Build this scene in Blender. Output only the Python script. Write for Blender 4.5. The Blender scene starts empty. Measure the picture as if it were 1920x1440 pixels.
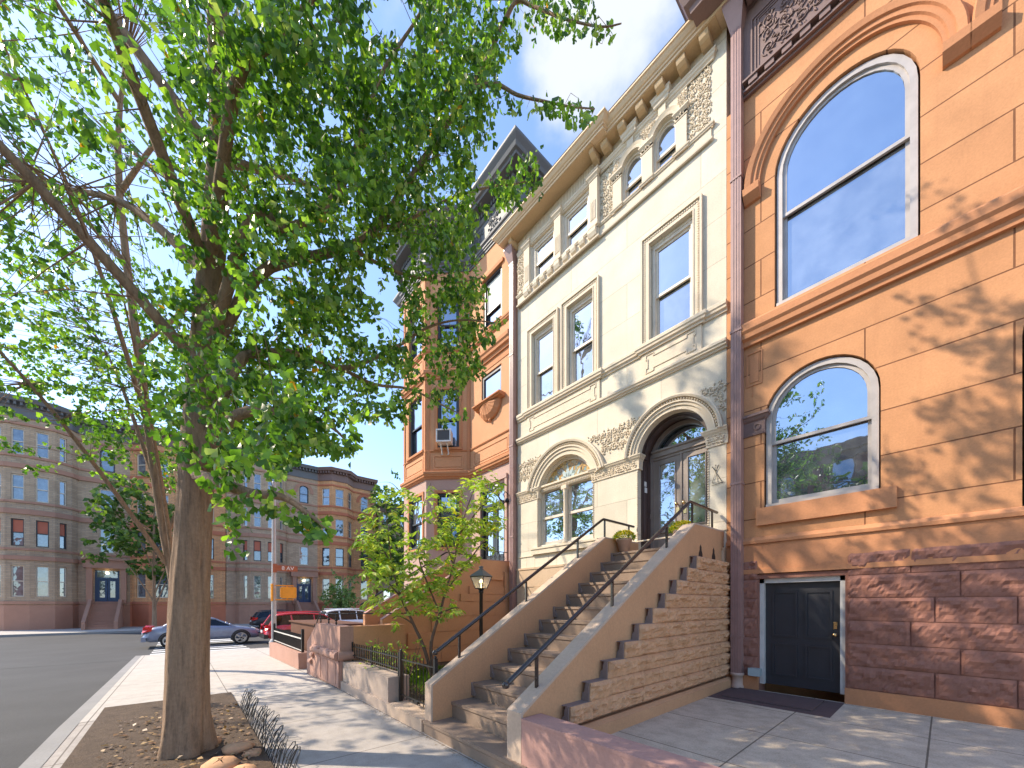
import bpy, math, random
import numpy as np
from mathutils import Vector, Matrix, geometry
R = math.radians
PI = math.pi
SC = bpy.context.scene
COL = SC.collection
# ------------------------------------------------------------ camera, sky, sun, exposure
H = 1.55
cd = bpy.data.cameras.new('camera'); cam = bpy.data.objects.new('camera', cd); COL.objects.link(cam)
cam.location = (0, 0, H); cam.rotation_euler = (R(90), 0, R(48.83))
cd.sensor_width = 36; cd.sensor_fit = 'HORIZONTAL'; cd.lens = 36*710/1920; cd.shift_y = 413/1920
cd.clip_start = 0.05; cd.clip_end = 2000
SC.camera = cam
SUNV = Vector((-1.0, -0.95, 1.24)).normalized()
elev = math.asin(SUNV.z); azi = math.atan2(SUNV.x, SUNV.y)
sd = bpy.data.lights.new('sun', 'SUN'); sun = bpy.data.objects.new('sun', sd); COL.objects.link(sun)
sd.energy = 2.85; sd.angle = R(0.5); sd.color = (1.0, 0.87, 0.69)
sun.rotation_euler = SUNV.to_track_quat('Z', 'Y').to_euler()
W = bpy.data.worlds.new('World'); SC.world = W; W.use_nodes = True
nt = W.node_tree; nt.nodes.clear()
out = nt.nodes.new('ShaderNodeOutputWorld'); bg = nt.nodes.new('ShaderNodeBackground')
sky = nt.nodes.new('ShaderNodeTexSky'); sky.sky_type = 'NISHITA'; sky.sun_disc = False
sky.sun_elevation = elev; sky.sun_rotation = azi; sky.air_density = 1.0; sky.dust_density = 0.35; sky.ozone_density = 2.6
bg.inputs['Strength'].default_value = 0.15
tc = nt.nodes.new('ShaderNodeTexCoord')
def wn(t, **k):
    n = nt.nodes.new(t)
    for a, b in k.items(): setattr(n, a, b)
    return n
def cloud_mask(direction, c0, c1):
    d = wn('ShaderNodeVectorMath', operation='DOT_PRODUCT'); d.inputs[1].default_value = Vector(direction).normalized()
    nz = wn('ShaderNodeVectorMath', operation='NORMALIZE'); nt.links.new(tc.outputs['Generated'], nz.inputs[0])
    nt.links.new(nz.outputs[0], d.inputs[0])
    m = wn('ShaderNodeMapRange'); m.inputs[1].default_value = c0; m.inputs[2].default_value = c1
    nt.links.new(d.outputs['Value'], m.inputs[0]); return m.outputs[0]
mp = wn('ShaderNodeMapping'); mp.inputs['Scale'].default_value = (1.0, 1.0, 1.5); mp.inputs['Location'].default_value = (0.3, 0.1, 0.0)
nt.links.new(tc.outputs['Generated'], mp.inputs[0])
nz1 = wn('ShaderNodeTexNoise'); nz1.inputs['Scale'].default_value = 3.2; nz1.inputs['Detail'].default_value = 8; nz1.inputs['Roughness'].default_value = 0.55
nt.links.new(mp.outputs[0], nz1.inputs[0])
m1 = cloud_mask((-0.595, 0.838, 1.469), 0.986, 0.9996)      # cloud above the cornice
m2 = cloud_mask((-0.3, -1.0, 0.55), 0.3, 0.95)         # broken clouds over the other side of the street
mx = wn('ShaderNodeMath', operation='MAXIMUM'); nt.links.new(m1, mx.inputs[0])
sc2 = wn('ShaderNodeMath', operation='MULTIPLY'); sc2.inputs[1].default_value = 0.2; nt.links.new(m2, sc2.inputs[0]); nt.links.new(sc2.outputs[0], mx.inputs[1])
ad = wn('ShaderNodeMath', operation='MULTIPLY_ADD'); ad.inputs[1].default_value = 0.34; nt.links.new(mx.outputs[0], ad.inputs[0]); nt.links.new(nz1.outputs[0], ad.inputs[2])
cr = wn('ShaderNodeMapRange'); cr.inputs[1].default_value = 0.64; cr.inputs[2].default_value = 0.86; cr.interpolation_type = 'SMOOTHSTEP'
nt.links.new(ad.outputs[0], cr.inputs[0])
cm = wn('ShaderNodeMath', operation='MULTIPLY'); cm.inputs[1].default_value = 0.88; nt.links.new(cr.outputs[0], cm.inputs[0])
tint = wn('ShaderNodeMixRGB', blend_type='MULTIPLY'); tint.inputs[0].default_value = 1; tint.inputs[2].default_value = (0.99, 0.97, 0.98, 1)
nt.links.new(sky.outputs[0], tint.inputs[1])
mixc = wn('ShaderNodeMixRGB'); mixc.inputs[2].default_value = (2.6, 2.7, 2.85, 1)
nt.links.new(cm.outputs[0], mixc.inputs[0]); nt.links.new(tint.outputs[0], mixc.inputs[1])
nt.links.new(mixc.outputs[0], bg.inputs['Color']); nt.links.new(bg.outputs[0], out.inputs['Surface'])
SC.view_settings.view_transform = 'Standard'; SC.view_settings.look = 'None'; SC.view_settings.gamma = 1
SC.view_settings.use_curve_mapping = False
SC.view_settings.exposure = 1.42
SC.render.engine = 'CYCLES'
SC.cycles.max_bounces = 7; SC.cycles.diffuse_bounces = 4; SC.cycles.transmission_bounces = 4
SC.cycles.use_denoising = True

# ------------------------------------------------------------ materials
def srgb(r, g, b):
    f = lambda x: ((x/255+0.055)/1.055)**2.4 if x/255 > 0.04045 else x/255/12.92
    return (f(r), f(g), f(b), 1)
MATS = {}
def newmat(name):
    m = bpy.data.materials.new(name); m.use_nodes = True
    t = m.node_tree; b = t.nodes['Principled BSDF']; MATS[name] = m
    return m, t, b
def coords(t, uv='Object', scale=None, rot=None):
    c = t.nodes.new('ShaderNodeTexCoord')
    if scale is None and rot is None: return c.outputs[uv]
    m = t.nodes.new('ShaderNodeMapping')
    if scale: m.inputs['Scale'].default_value = scale
    if rot: m.inputs['Rotation'].default_value = rot
    t.links.new(c.outputs[uv], m.inputs[0]); return m.outputs[0]
def noise(t, src, scale, detail=4, rough=0.55):
    n = t.nodes.new('ShaderNodeTexNoise'); n.inputs['Scale'].default_value = scale
    n.inputs['Detail'].default_value = detail; n.inputs['Roughness'].default_value = rough
    t.links.new(src, n.inputs[0]); return n.outputs['Fac']
def ramp(t, src, stops):
    r = t.nodes.new('ShaderNodeValToRGB'); e = r.color_ramp.elements
    while len(e) < len(stops): e.new(0.5)
    for q, (p, c) in zip(e, stops): q.position = p; q.color = c
    t.links.new(src, r.inputs[0]); return r.outputs[0]
def mixrgb(t, fac, a, b, mode='MIX'):
    m = t.nodes.new('ShaderNodeMixRGB'); m.blend_type = mode
    for i, v in ((0, fac), (1, a), (2, b)):
        if isinstance(v, (int, float)): m.inputs[i].default_value = v
        elif isinstance(v, tuple): m.inputs[i].default_value = v
        else: t.links.new(v, m.inputs[i])
    return m.outputs[0]
def bump(t, b, src, dist, strength=1.0):
    n = t.nodes.new('ShaderNodeBump'); n.inputs['Strength'].default_value = strength; n.inputs['Distance'].default_value = dist
    t.links.new(src, n.inputs['Height']); t.links.new(n.outputs[0], b.inputs['Normal'])
def mul(c, k): return (c[0]*k, c[1]*k, c[2]*k, 1)
def plaster(name, col, var=0.18, scale=1.6, rough=0.85, bd=0.004, streak=0.0, stain=None):
    """painted masonry / stone: two scales of mottling, optional vertical weather streaks"""
    m, t, b = newmat(name); o = coords(t)
    n1 = noise(t, o, scale, 6, 0.6); n2 = noise(t, o, 38, 5, 0.7)
    c = ramp(t, n1, [(0.28, mul(col, 1-var)), (0.72, mul(col, 1+var*0.7))])
    c = mixrgb(t, 0.35, c, ramp(t, n2, [(0.3, mul(col, 0.72)), (0.7, mul(col, 1.18))]))
    if streak:
        s = noise(t, coords(t, scale=(7, 7, 0.35)), 1.3, 5, 0.65)
        f = t.nodes.new('ShaderNodeMapRange'); f.inputs[1].default_value = 0.55; f.inputs[2].default_value = 0.8; f.inputs[4].default_value = streak
        t.links.new(s, f.inputs[0])
        c = mixrgb(t, f.outputs[0], c, stain or mul(col, 0.5))
    t.links.new(c, b.inputs['Base Color']); b.inputs['Roughness'].default_value = rough
    b.inputs['Specular IOR Level'].default_value = 0.25
    bump(t, b, n2, bd)
    return m
def axes_vec(t, ax):
    """(u, z) coordinates for a brick texture: ax picks the horizontal direction"""
    c = t.nodes.new('ShaderNodeTexCoord'); s = t.nodes.new('ShaderNodeSeparateXYZ'); t.links.new(c.outputs['Object'], s.inputs[0])
    k = t.nodes.new('ShaderNodeCombineXYZ')
    if ax == 'd':
        a = t.nodes.new('ShaderNodeMath'); a.operation = 'ADD'; t.links.new(s.outputs[0], a.inputs[0]); t.links.new(s.outputs[1], a.inputs[1]); src = a.outputs[0]
    else: src = s.outputs['XYZ'.index(ax)]
    t.links.new(src, k.inputs[0]); t.links.new(s.outputs[2], k.inputs[1]); return k.outputs[0], c.outputs['Object']
def masonry(name, c1, c2, mortar, bw, bh, ms, ax='X', bias=0.0, bd=0.004, rough=0.85, off=0.5, var=0.15, streak=0.0, stain=None):
    m, t, b = newmat(name); v, o = axes_vec(t, ax)
    k = t.nodes.new('ShaderNodeTexBrick'); k.inputs['Color1'].default_value = c1; k.inputs['Color2'].default_value = c2
    k.inputs['Mortar'].default_value = mortar; k.inputs['Scale'].default_value = 1; k.inputs['Mortar Size'].default_value = ms
    k.inputs['Brick Width'].default_value = bw; k.inputs['Row Height'].default_value = bh; k.inputs['Bias'].default_value = bias
    k.inputs['Mortar Smooth'].default_value = 0.3; k.offset = off; t.links.new(v, k.inputs[0])
    n = noise(t, o, 1.7, 6, 0.6); n2 = noise(t, o, 45, 4, 0.7)
    g = ramp(t, n, [(0.25, (1-var, 1-var, 1-var, 1)), (0.75, (1+var, 1+var, 1+var, 1))])
    c = mixrgb(t, 1.0, k.outputs['Color'], g, 'MULTIPLY')
    g2 = ramp(t, n2, [(0.3, (0.86, 0.86, 0.86, 1)), (0.7, (1.1, 1.1, 1.1, 1))]); c = mixrgb(t, 0.8, c, g2, 'MULTIPLY')
    if streak:
        s = noise(t, coords(t, scale=(6, 6, 0.4)), 1.3, 5, 0.65)
        f = t.nodes.new('ShaderNodeMapRange'); f.inputs[1].default_value = 0.55; f.inputs[2].default_value = 0.8; f.inputs[4].default_value = streak
        t.links.new(s, f.inputs[0]); c = mixrgb(t, f.outputs[0], c, stain)
    t.links.new(c, b.inputs['Base Color']); b.inputs['Roughness'].default_value = rough; b.inputs['Specular IOR Level'].default_value = 0.25
    iv = t.nodes.new('ShaderNodeMath'); iv.operation = 'MULTIPLY_ADD'; iv.inputs[1].default_value = -1.0
    t.links.new(k.outputs['Fac'], iv.inputs[0]); sc = t.nodes.new('ShaderNodeMath'); sc.operation = 'MULTIPLY'; sc.inputs[1].default_value = 0.5
    t.links.new(n2, sc.inputs[0]); t.links.new(sc.outputs[0], iv.inputs[2])
    bump(t, b, iv.outputs[0], bd)
    return m
def paint(name, col, rough=0.4, metal=0.0, bd=0.0, spec=0.5):
    m, t, b = newmat(name); o = coords(t); n = noise(t, o, 6, 5, 0.6)
    c = ramp(t, n, [(0.3, mul(col, 0.88)), (0.7, mul(col, 1.1))]); t.links.new(c, b.inputs['Base Color'])
    b.inputs['Roughness'].default_value = rough; b.inputs['Metallic'].default_value = metal; b.inputs['Specular IOR Level'].default_value = spec
    if bd: bump(t, b, noise(t, o, 60, 3), bd)
    return m
def glass(name, refl=0.55, body=(0.03, 0.04, 0.045, 1), wav=0.007, rough=0.015, nscale=2.2):
    """window pane: dark room behind, strong sky reflection with the slight waviness of old glass"""
    m, t, b = newmat(name); t.nodes.remove(b)
    o = t.nodes['Material Output']; d = t.nodes.new('ShaderNodeBsdfDiffuse'); g = t.nodes.new('ShaderNodeBsdfGlossy'); x = t.nodes.new('ShaderNodeMixShader')
    cc = coords(t); n = noise(t, cc, nscale, 2, 0.4); n2 = noise(t, cc, 3.0, 4, 0.6)
    d_c = ramp(t, n2, [(0.35, mul(body, 0.6)), (0.7, mul(body, 1.6))]); t.links.new(d_c, d.inputs[0])
    g.inputs['Roughness'].default_value = rough; g.inputs['Color'].default_value = (0.74, 0.85, 1, 1)
    bp = t.nodes.new('ShaderNodeBump'); bp.inputs['Distance'].default_value = wav; bp.inputs['Strength'].default_value = 0.5
    t.links.new(n, bp.inputs['Height']); t.links.new(bp.outputs[0], g.inputs['Normal'])
    lw = t.nodes.new('ShaderNodeLayerWeight'); lw.inputs[0].default_value = 0.35
    mr = t.nodes.new('ShaderNodeMapRange'); mr.inputs[3].default_value = refl; mr.inputs[4].default_value = min(1, refl+0.35)
    t.links.new(lw.outputs['Facing'], mr.inputs[0]); t.links.new(mr.outputs[0], x.inputs[0])
    t.links.new(d.outputs[0], x.inputs[1]); t.links.new(g.outputs[0], x.inputs[2]); t.links.new(x.outputs[0], o.inputs[0])
    return m
def foliage(name, stops, trans=0.5, rough=0.45, spec=0.35):
    m, t, b = newmat(name); o = t.nodes['Material Output']
    a = t.nodes.new('ShaderNodeAttribute'); a.attribute_name = 'tone'
    c = ramp(t, a.outputs['Fac'], stops); t.links.new(c, b.inputs['Base Color']); b.inputs['Roughness'].default_value = rough
    b.inputs['Specular IOR Level'].default_value = spec
    tr = t.nodes.new('ShaderNodeBsdfTranslucent'); k = mixrgb(t, 1.0, c, (1.35, 1.5, 0.5, 1), 'MULTIPLY'); t.links.new(k, tr.inputs[0])
    x = t.nodes.new('ShaderNodeMixShader'); x.inputs[0].default_value = trans
    t.links.new(b.outputs[0], x.inputs[1]); t.links.new(tr.outputs[0], x.inputs[2]); t.links.new(x.outputs[0], o.inputs[0])
    return m
cream = (0.62, 0.53, 0.40, 1)
M = {}
M['lime'] = masonry('limestone_ashlar', (0.665, 0.592, 0.468, 1), (0.555, 0.49, 0.385, 1), (0.44, 0.38, 0.29, 1), 1.46, 0.735, 0.006, 'X', bias=-0.25, bd=0.0018, var=0.12, streak=0.28, stain=(0.43, 0.35, 0.26, 1))
M['limetrim'] = plaster('limestone_trim', (0.655, 0.555, 0.42, 1), var=0.10, bd=0.0015, streak=0.1)
M['cornice'] = plaster('cream_cornice_paint', (0.66, 0.50, 0.33, 1), var=0.06, bd=0.0006, rough=0.6, streak=0.08)
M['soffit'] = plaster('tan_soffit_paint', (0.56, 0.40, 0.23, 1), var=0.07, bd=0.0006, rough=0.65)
M['sash'] = paint('cream_sash_paint', (0.62, 0.54, 0.43, 1), 0.45)
M['basetan'] = plaster('tan_basement_stone', (0.55, 0.40, 0.27, 1), var=0.12, bd=0.002, streak=0.15)
M['glass'] = glass('window_glass', 0.42)
M['glassdim'] = glass('curtained_window_glass', 0.34, (0.10, 0.11, 0.115, 1))
M['doorglass'] = glass('door_glass', 0.34, (0.20, 0.22, 0.20, 1))
M['orange'] = masonry('terracotta_painted_brownstone', (0.56, 0.275, 0.13, 1), (0.51, 0.245, 0.115, 1), (0.20, 0.085, 0.04, 1), 2.4, 0.58, 0.009, 'X', bd=0.003, var=0.16, streak=0.4, stain=(0.40, 0.17, 0.085, 1))
M['orangeL'] = plaster('peach_painted_stucco', (0.62, 0.315, 0.165, 1), var=0.12, bd=0.003, streak=0.22, stain=(0.58, 0.33, 0.19, 1))
M['orangetrim'] = plaster('terracotta_trim', (0.53, 0.24, 0.115, 1), var=0.12, bd=0.002)
M['pinkL'] = plaster('pink_ground_floor_paint', (0.50, 0.34, 0.29, 1), var=0.10, bd=0.002, streak=0.12)
M['redrock'] = plaster('red_brown_rock_face', (0.30, 0.14, 0.10, 1), var=0.22, scale=3, bd=0.006)
M['tanrock'] = plaster('tan_rock_face', (0.62, 0.35, 0.19, 1), var=0.22, scale=3, bd=0.006, streak=0.3, stain=(0.20, 0.11, 0.06, 1))
M['cheek'] = plaster('tan_stoop_stucco', (0.57, 0.315, 0.165, 1), var=0.13, bd=0.002, streak=0.3, stain=(0.36, 0.20, 0.11, 1))
M['coping'] = plaster('taupe_coping', (0.53, 0.40, 0.30, 1), var=0.14, bd=0.002)
M['step'] = plaster('stoop_step_stone', (0.29, 0.21, 0.155, 1), var=0.15, bd=0.002)
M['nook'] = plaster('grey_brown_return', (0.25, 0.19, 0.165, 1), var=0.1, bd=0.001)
M['dark'] = plaster('dark_roof_and_niche_shade', (0.05, 0.033, 0.025, 1), var=0.1, bd=0.001)  # roof colour; also stands in for the shade inside two stoop holes
M['pinkwall'] = plaster('pink_garden_wall', (0.45, 0.26, 0.215, 1), var=0.07, bd=0.002, streak=0.12)
M['taupe'] = plaster('taupe_yard_wall', (0.40, 0.315, 0.26, 1), var=0.14, bd=0.002, streak=0.2)
M['rosewall'] = plaster('rose_pier_stucco', (0.44, 0.255, 0.195, 1), var=0.16, bd=0.003, streak=0.3)
M['greymetal'] = plaster('grey_cornice_paint', (0.14, 0.145, 0.155, 1), var=0.10, bd=0.0008, rough=0.55)
M['slate'] = masonry('slate_roof', (0.10, 0.105, 0.115, 1), (0.07, 0.075, 0.085, 1), (0.03, 0.03, 0.03, 1), 0.25, 0.2, 0.01, 'X', bd=0.004)
M['browncor'] = plaster('brown_grey_cornice_paint', (0.20, 0.13, 0.115, 1), var=0.12, bd=0.001, rough=0.55)
M['pipe'] = paint('mauve_brown_pipe_paint', (0.32, 0.19, 0.165, 1), 0.4, bd=0.0003)
M['doorpaint'] = paint('brown_door_paint', (0.075, 0.045, 0.038, 1), 0.42)
M['doorleaf'] = paint('grey_brown_door_leaf', (0.26, 0.21, 0.18, 1), 0.45)
M['blackdoor'] = paint('black_door_paint', (0.02, 0.02, 0.022, 1), 0.3)
M['darkframe'] = paint('dark_window_frame', (0.035, 0.035, 0.04, 1), 0.4)
M['iron'] = paint('black_iron', (0.018, 0.017, 0.017, 1), 0.35, bd=0.0004)
M['rail'] = paint('dark_brown_rail_paint', (0.035, 0.022, 0.018, 1), 0.22, spec=0.7)
M['brass'] = paint('brass', (0.75, 0.52, 0.25, 1), 0.25, 1.0)
M['white'] = paint('white_plastic', (0.75, 0.75, 0.73, 1), 0.4)
M['offwhite'] = paint('off_white_metal', (0.6, 0.58, 0.54, 1), 0.5)
M['blind'] = plaster('window_blind', (0.55, 0.56, 0.54, 1), var=0.06)
M['clay'] = paint('pale_clay_pot', (0.52, 0.36, 0.28, 1), 0.8, bd=0.001)
def barkmat(name, col):
    m, t, b = newmat(name); v = coords(t, scale=(14, 14, 1.6)); n = noise(t, v, 1.6, 7, 0.7); n2 = noise(t, coords(t), 30, 4, 0.7)
    c = ramp(t, n, [(0.32, mul(col, 0.35)), (0.48, col), (0.7, mul(col, 1.55))]); c = mixrgb(t, 0.4, c, ramp(t, n2, [(0.3, mul(col, 0.6)), (0.7, mul(col, 1.3))]))
    t.links.new(c, b.inputs['Base Color']); b.inputs['Roughness'].default_value = 0.9; bump(t, b, n, 0.03); return m
M['bark'] = barkmat('ginkgo_bark', (0.30, 0.19, 0.115, 1))
M['bark2'] = plaster('cherry_bark', (0.17, 0.115, 0.085, 1), var=0.35, scale=9, bd=0.006)
M['ginkgo'] = foliage('ginkgo_leaf', [(0.0, (0.04, 0.10, 0.02, 1)), (0.5, (0.13, 0.26, 0.035, 1)), (0.8, (0.26, 0.42, 0.06, 1)), (0.985, (0.32, 0.38, 0.12, 1)), (1.0, (0.55, 0.26, 0.02, 1))], 0.52, 0.35, 0.5)
M['cherry'] = foliage('cherry_leaf', [(0.0, (0.16, 0.28, 0.04, 1)), (0.5, (0.34, 0.47, 0.08, 1)), (0.88, (0.52, 0.57, 0.16, 1)), (1.0, (0.50, 0.38, 0.03, 1))], 0.42)
M['farleaf'] = foliage('street_tree_leaf', [(0.0, (0.045, 0.10, 0.02, 1)), (0.5, (0.085, 0.16, 0.03, 1)), (1.0, (0.17, 0.24, 0.045, 1))], 0.35)
M['paleleaf'] = foliage('pale_young_leaf', [(0.0, (0.11, 0.20, 0.06, 1)), (0.5, (0.20, 0.30, 0.10, 1)), (1.0, (0.32, 0.38, 0.16, 1))], 0.4)
M['grass'] = foliage('lawn_grass', [(0.0, (0.09, 0.22, 0.02, 1)), (0.6, (0.18, 0.36, 0.03, 1)), (1.0, (0.32, 0.46, 0.06, 1))], 0.3)
M['petal'] = foliage('yellow_petal', [(0.0, (0.62, 0.42, 0.01, 1)), (0.6, (0.8, 0.62, 0.02, 1)), (1.0, (0.85, 0.75, 0.08, 1))], 0.3)
M['greybrick'] = masonry('grey_tan_brick', (0.48, 0.35, 0.235, 1), (0.38, 0.27, 0.18, 1), (0.28, 0.23, 0.19, 1), 0.42, 0.13, 0.012, 'Y', bd=0.003)
M['greytrim'] = plaster('brownstone_trim', (0.40, 0.22, 0.155, 1), var=0.12)
M['tanbrick'] = masonry('orange_tan_brick', (0.68, 0.36, 0.17, 1), (0.57, 0.28, 0.13, 1), (0.34, 0.22, 0.15, 1), 0.42, 0.13, 0.012, 'Y', bd=0.003)
M['redtrim'] = plaster('red_terracotta_trim', (0.48, 0.17, 0.095, 1), var=0.12)
M['bluedoor'] = paint('blue_door_paint', (0.012, 0.045, 0.12, 1), 0.4)
M['curtain'] = plaster('red_curtain', (0.5, 0.16, 0.10, 1), var=0.1)
M['soil'] = plaster('soil', (0.11, 0.075, 0.05, 1), var=0.4, scale=9, bd=0.02)
M['rubber'] = paint('tyre_rubber', (0.02, 0.02, 0.02, 1), 0.7)
M['alloy'] = paint('alloy_wheel', (0.4, 0.4, 0.42, 1), 0.3, 0.8)
M['redcar'] = paint('red_car_paint', (0.52, 0.03, 0.04, 1), 0.18, spec=0.8)
M['whitecar'] = paint('white_car_paint', (0.72, 0.74, 0.76, 1), 0.18, spec=0.8)
M['bluecar'] = paint('grey_blue_car_paint', (0.22, 0.26, 0.36, 1), 0.2, spec=0.8)
M['farglass'] = glass('far_window_glass', 0.16, (0.10, 0.12, 0.14, 1))
M['carglass'] = glass('car_glass', 0.02, (0.01, 0.012, 0.015, 1), 0.0)
M['taillight'] = paint('red_tail_lamp', (0.6, 0.01, 0.01, 1), 0.15, spec=0.8)
M['headlight'] = paint('clear_head_lamp', (0.7, 0.7, 0.7, 1), 0.1, spec=0.9)
M['blacktrim'] = paint('black_trim', (0.02, 0.02, 0.022, 1), 0.5)
M['yellow'] = paint('signal_yellow_paint', (0.75, 0.30, 0.015, 1), 0.45)
M['signbrown'] = paint('brown_sign_paint', (0.33, 0.09, 0.035, 1), 0.5)
M['polegrey'] = paint('galvanised_pole', (0.42, 0.38, 0.35, 1), 0.45, 0.2)
M['mat'] = plaster('door_mat', (0.13, 0.09, 0.085, 1), var=0.15, scale=12, bd=0.004, rough=0.95)
M['brownfence'] = plaster('brown_timber', (0.13, 0.06, 0.035, 1), var=0.2)
M['hedge'] = foliage('dark_hedge_leaf', [(0.0, (0.02, 0.04, 0.01, 1)), (1.0, (0.05, 0.09, 0.02, 1))], 0.2)
def pavement(name, base, dark, joint_x, joint_y, ox=0, oy=0, jcol=(0.12, 0.10, 0.085, 1), var=0.2, speck=0.25):
    m, t, b = newmat(name); c = t.nodes.new('ShaderNodeTexCoord'); o = c.outputs['Object']
    n1 = noise(t, o, 0.9, 6, 0.62); n2 = noise(t, o, 70, 5, 0.75); n3 = noise(t, o, 5, 6, 0.65)
    col = ramp(t, n1, [(0.3, mul(base, 1-var)), (0.7, mul(base, 1+var*0.6))])
    col = mixrgb(t, 0.65, col, ramp(t, n3, [(0.38, dark), (0.6, mul(base, 1.08))]))
    col = mixrgb(t, speck, col, ramp(t, n2, [(0.35, mul(base, 0.5)), (0.5, base), (0.68, mul(base, 1.5))]))
    s = t.nodes.new('ShaderNodeSeparateXYZ'); t.links.new(o, s.inputs[0])
    prev = None
    for ax, per, off in ((0, joint_x, ox), (1, joint_y, oy)):
        a = t.nodes.new('ShaderNodeMath'); a.operation = 'ADD'; a.inputs[1].default_value = 1000*per-off; t.links.new(s.outputs[ax], a.inputs[0])
        f = t.nodes.new('ShaderNodeMath'); f.operation = 'MODULO'; f.inputs[1].default_value = per; t.links.new(a.outputs[0], f.inputs[0])
        l = t.nodes.new('ShaderNodeMath'); l.operation = 'LESS_THAN'; l.inputs[1].default_value = 0.014; t.links.new(f.outputs[0], l.inputs[0])
        if prev is None: prev = l.outputs[0]
        else:
            q = t.nodes.new('ShaderNodeMath'); q.operation = 'MAXIMUM'; t.links.new(prev, q.inputs[0]); t.links.new(l.outputs[0], q.inputs[1]); prev = q.outputs[0]
    k = t.nodes.new('ShaderNodeMath'); k.operation = 'MULTIPLY'; k.inputs[1].default_value = 0.8; t.links.new(prev, k.inputs[0])
    col = mixrgb(t, k.outputs[0], col, jcol)
    t.links.new(col, b.inputs['Base Color']); b.inputs['Roughness'].default_value = 0.9; b.inputs['Specular IOR Level'].default_value = 0.2
    bump(t, b, n2, 0.003)
    return m
M['sidewalk'] = pavement('sidewalk_concrete', (0.40, 0.36, 0.325, 1), (0.31, 0.275, 0.245, 1), 1.62, 1.55, ox=-4.05, oy=0.62)
M['newwalk'] = pavement('new_sidewalk_concrete', (0.47, 0.43, 0.385, 1), (0.40, 0.36, 0.32, 1), 1.62, 1.55, ox=-7.45, oy=0.62, var=0.1)
M['areaway'] = pavement('areaway_concrete', (0.58, 0.49, 0.375, 1), (0.30, 0.24, 0.175, 1), 1.13, 1.08, ox=-1.24, oy=3.5, jcol=(0.09, 0.07, 0.05, 1), var=0.32, speck=0.4)
M['asphalt'] = plaster('asphalt', (0.075, 0.073, 0.072, 1), var=0.2, scale=0.6, bd=0.006, rough=0.9)
M['kerb'] = plaster('kerb_stone', (0.27, 0.26, 0.25, 1), var=0.15)
M['paintw'] = plaster('road_paint', (0.62, 0.62, 0.60, 1), var=0.2, scale=4)
M['ground'] = plaster('ground_concrete', (0.22, 0.21, 0.19, 1), var=0.2, scale=0.3)
M['yardsoil'] = plaster('yard_soil', (0.15, 0.11, 0.07, 1), var=0.4, scale=8, bd=0.02)
def stained():
    m, t, b = newmat('stained_glass'); o = coords(t)
    v = t.nodes.new('ShaderNodeTexVoronoi'); v.inputs['Scale'].default_value = 14; t.links.new(o, v.inputs[0])
    e = t.nodes.new('ShaderNodeTexVoronoi'); e.feature = 'DISTANCE_TO_EDGE'; e.inputs['Scale'].default_value = 14; t.links.new(o, e.inputs[0])
    s = t.nodes.new('ShaderNodeSeparateColor'); t.links.new(v.outputs['Color'], s.inputs[0])
    c = ramp(t, s.outputs[0], [(0.0, (0.45, 0.24, 0.05, 1)), (0.45, (0.52, 0.33, 0.10, 1)), (0.7, (0.42, 0.36, 0.22, 1)), (0.85, (0.20, 0.28, 0.27, 1)), (1.0, (0.40, 0.20, 0.05, 1))])
    l = t.nodes.new('ShaderNodeMath'); l.operation = 'LESS_THAN'; l.inputs[1].default_value = 0.035; t.links.new(e.outputs['Distance'], l.inputs[0])
    c = mixrgb(t, l.outputs[0], c, (0.06, 0.05, 0.04, 1)); t.links.new(c, b.inputs['Base Color']); b.inputs['Roughness'].default_value = 0.2; b.inputs['Specular IOR Level'].default_value = 0.6
    return m
M['stained'] = stained()
M['lead'] = paint('pale_blue_leaded_glass', (0.42, 0.50, 0.50, 1), 0.2)
def lampmat(name, col, strength):
    m, t, b = newmat(name); b.inputs['Base Color'].default_value = col; b.inputs['Emission Color'].default_value = col; b.inputs['Emission Strength'].default_value = strength
    b.inputs['Roughness'].default_value = 0.2; return m
M['flame'] = lampmat('gas_flame', (1.0, 0.72, 0.3, 1), 3.0)
M['porchlamp'] = lampmat('porch_bulb', (1.0, 0.8, 0.4, 1), 6.0)
def lantern_glass():
    m, t, b = newmat('lantern_glass'); b.inputs['Base Color'].default_value = (0.9, 0.88, 0.8, 1)
    b.inputs['Transmission Weight'].default_value = 0.0; b.inputs['Alpha'].default_value = 0.45; b.inputs['Roughness'].default_value = 0.15
    return m
M['lglass'] = lantern_glass()
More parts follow.
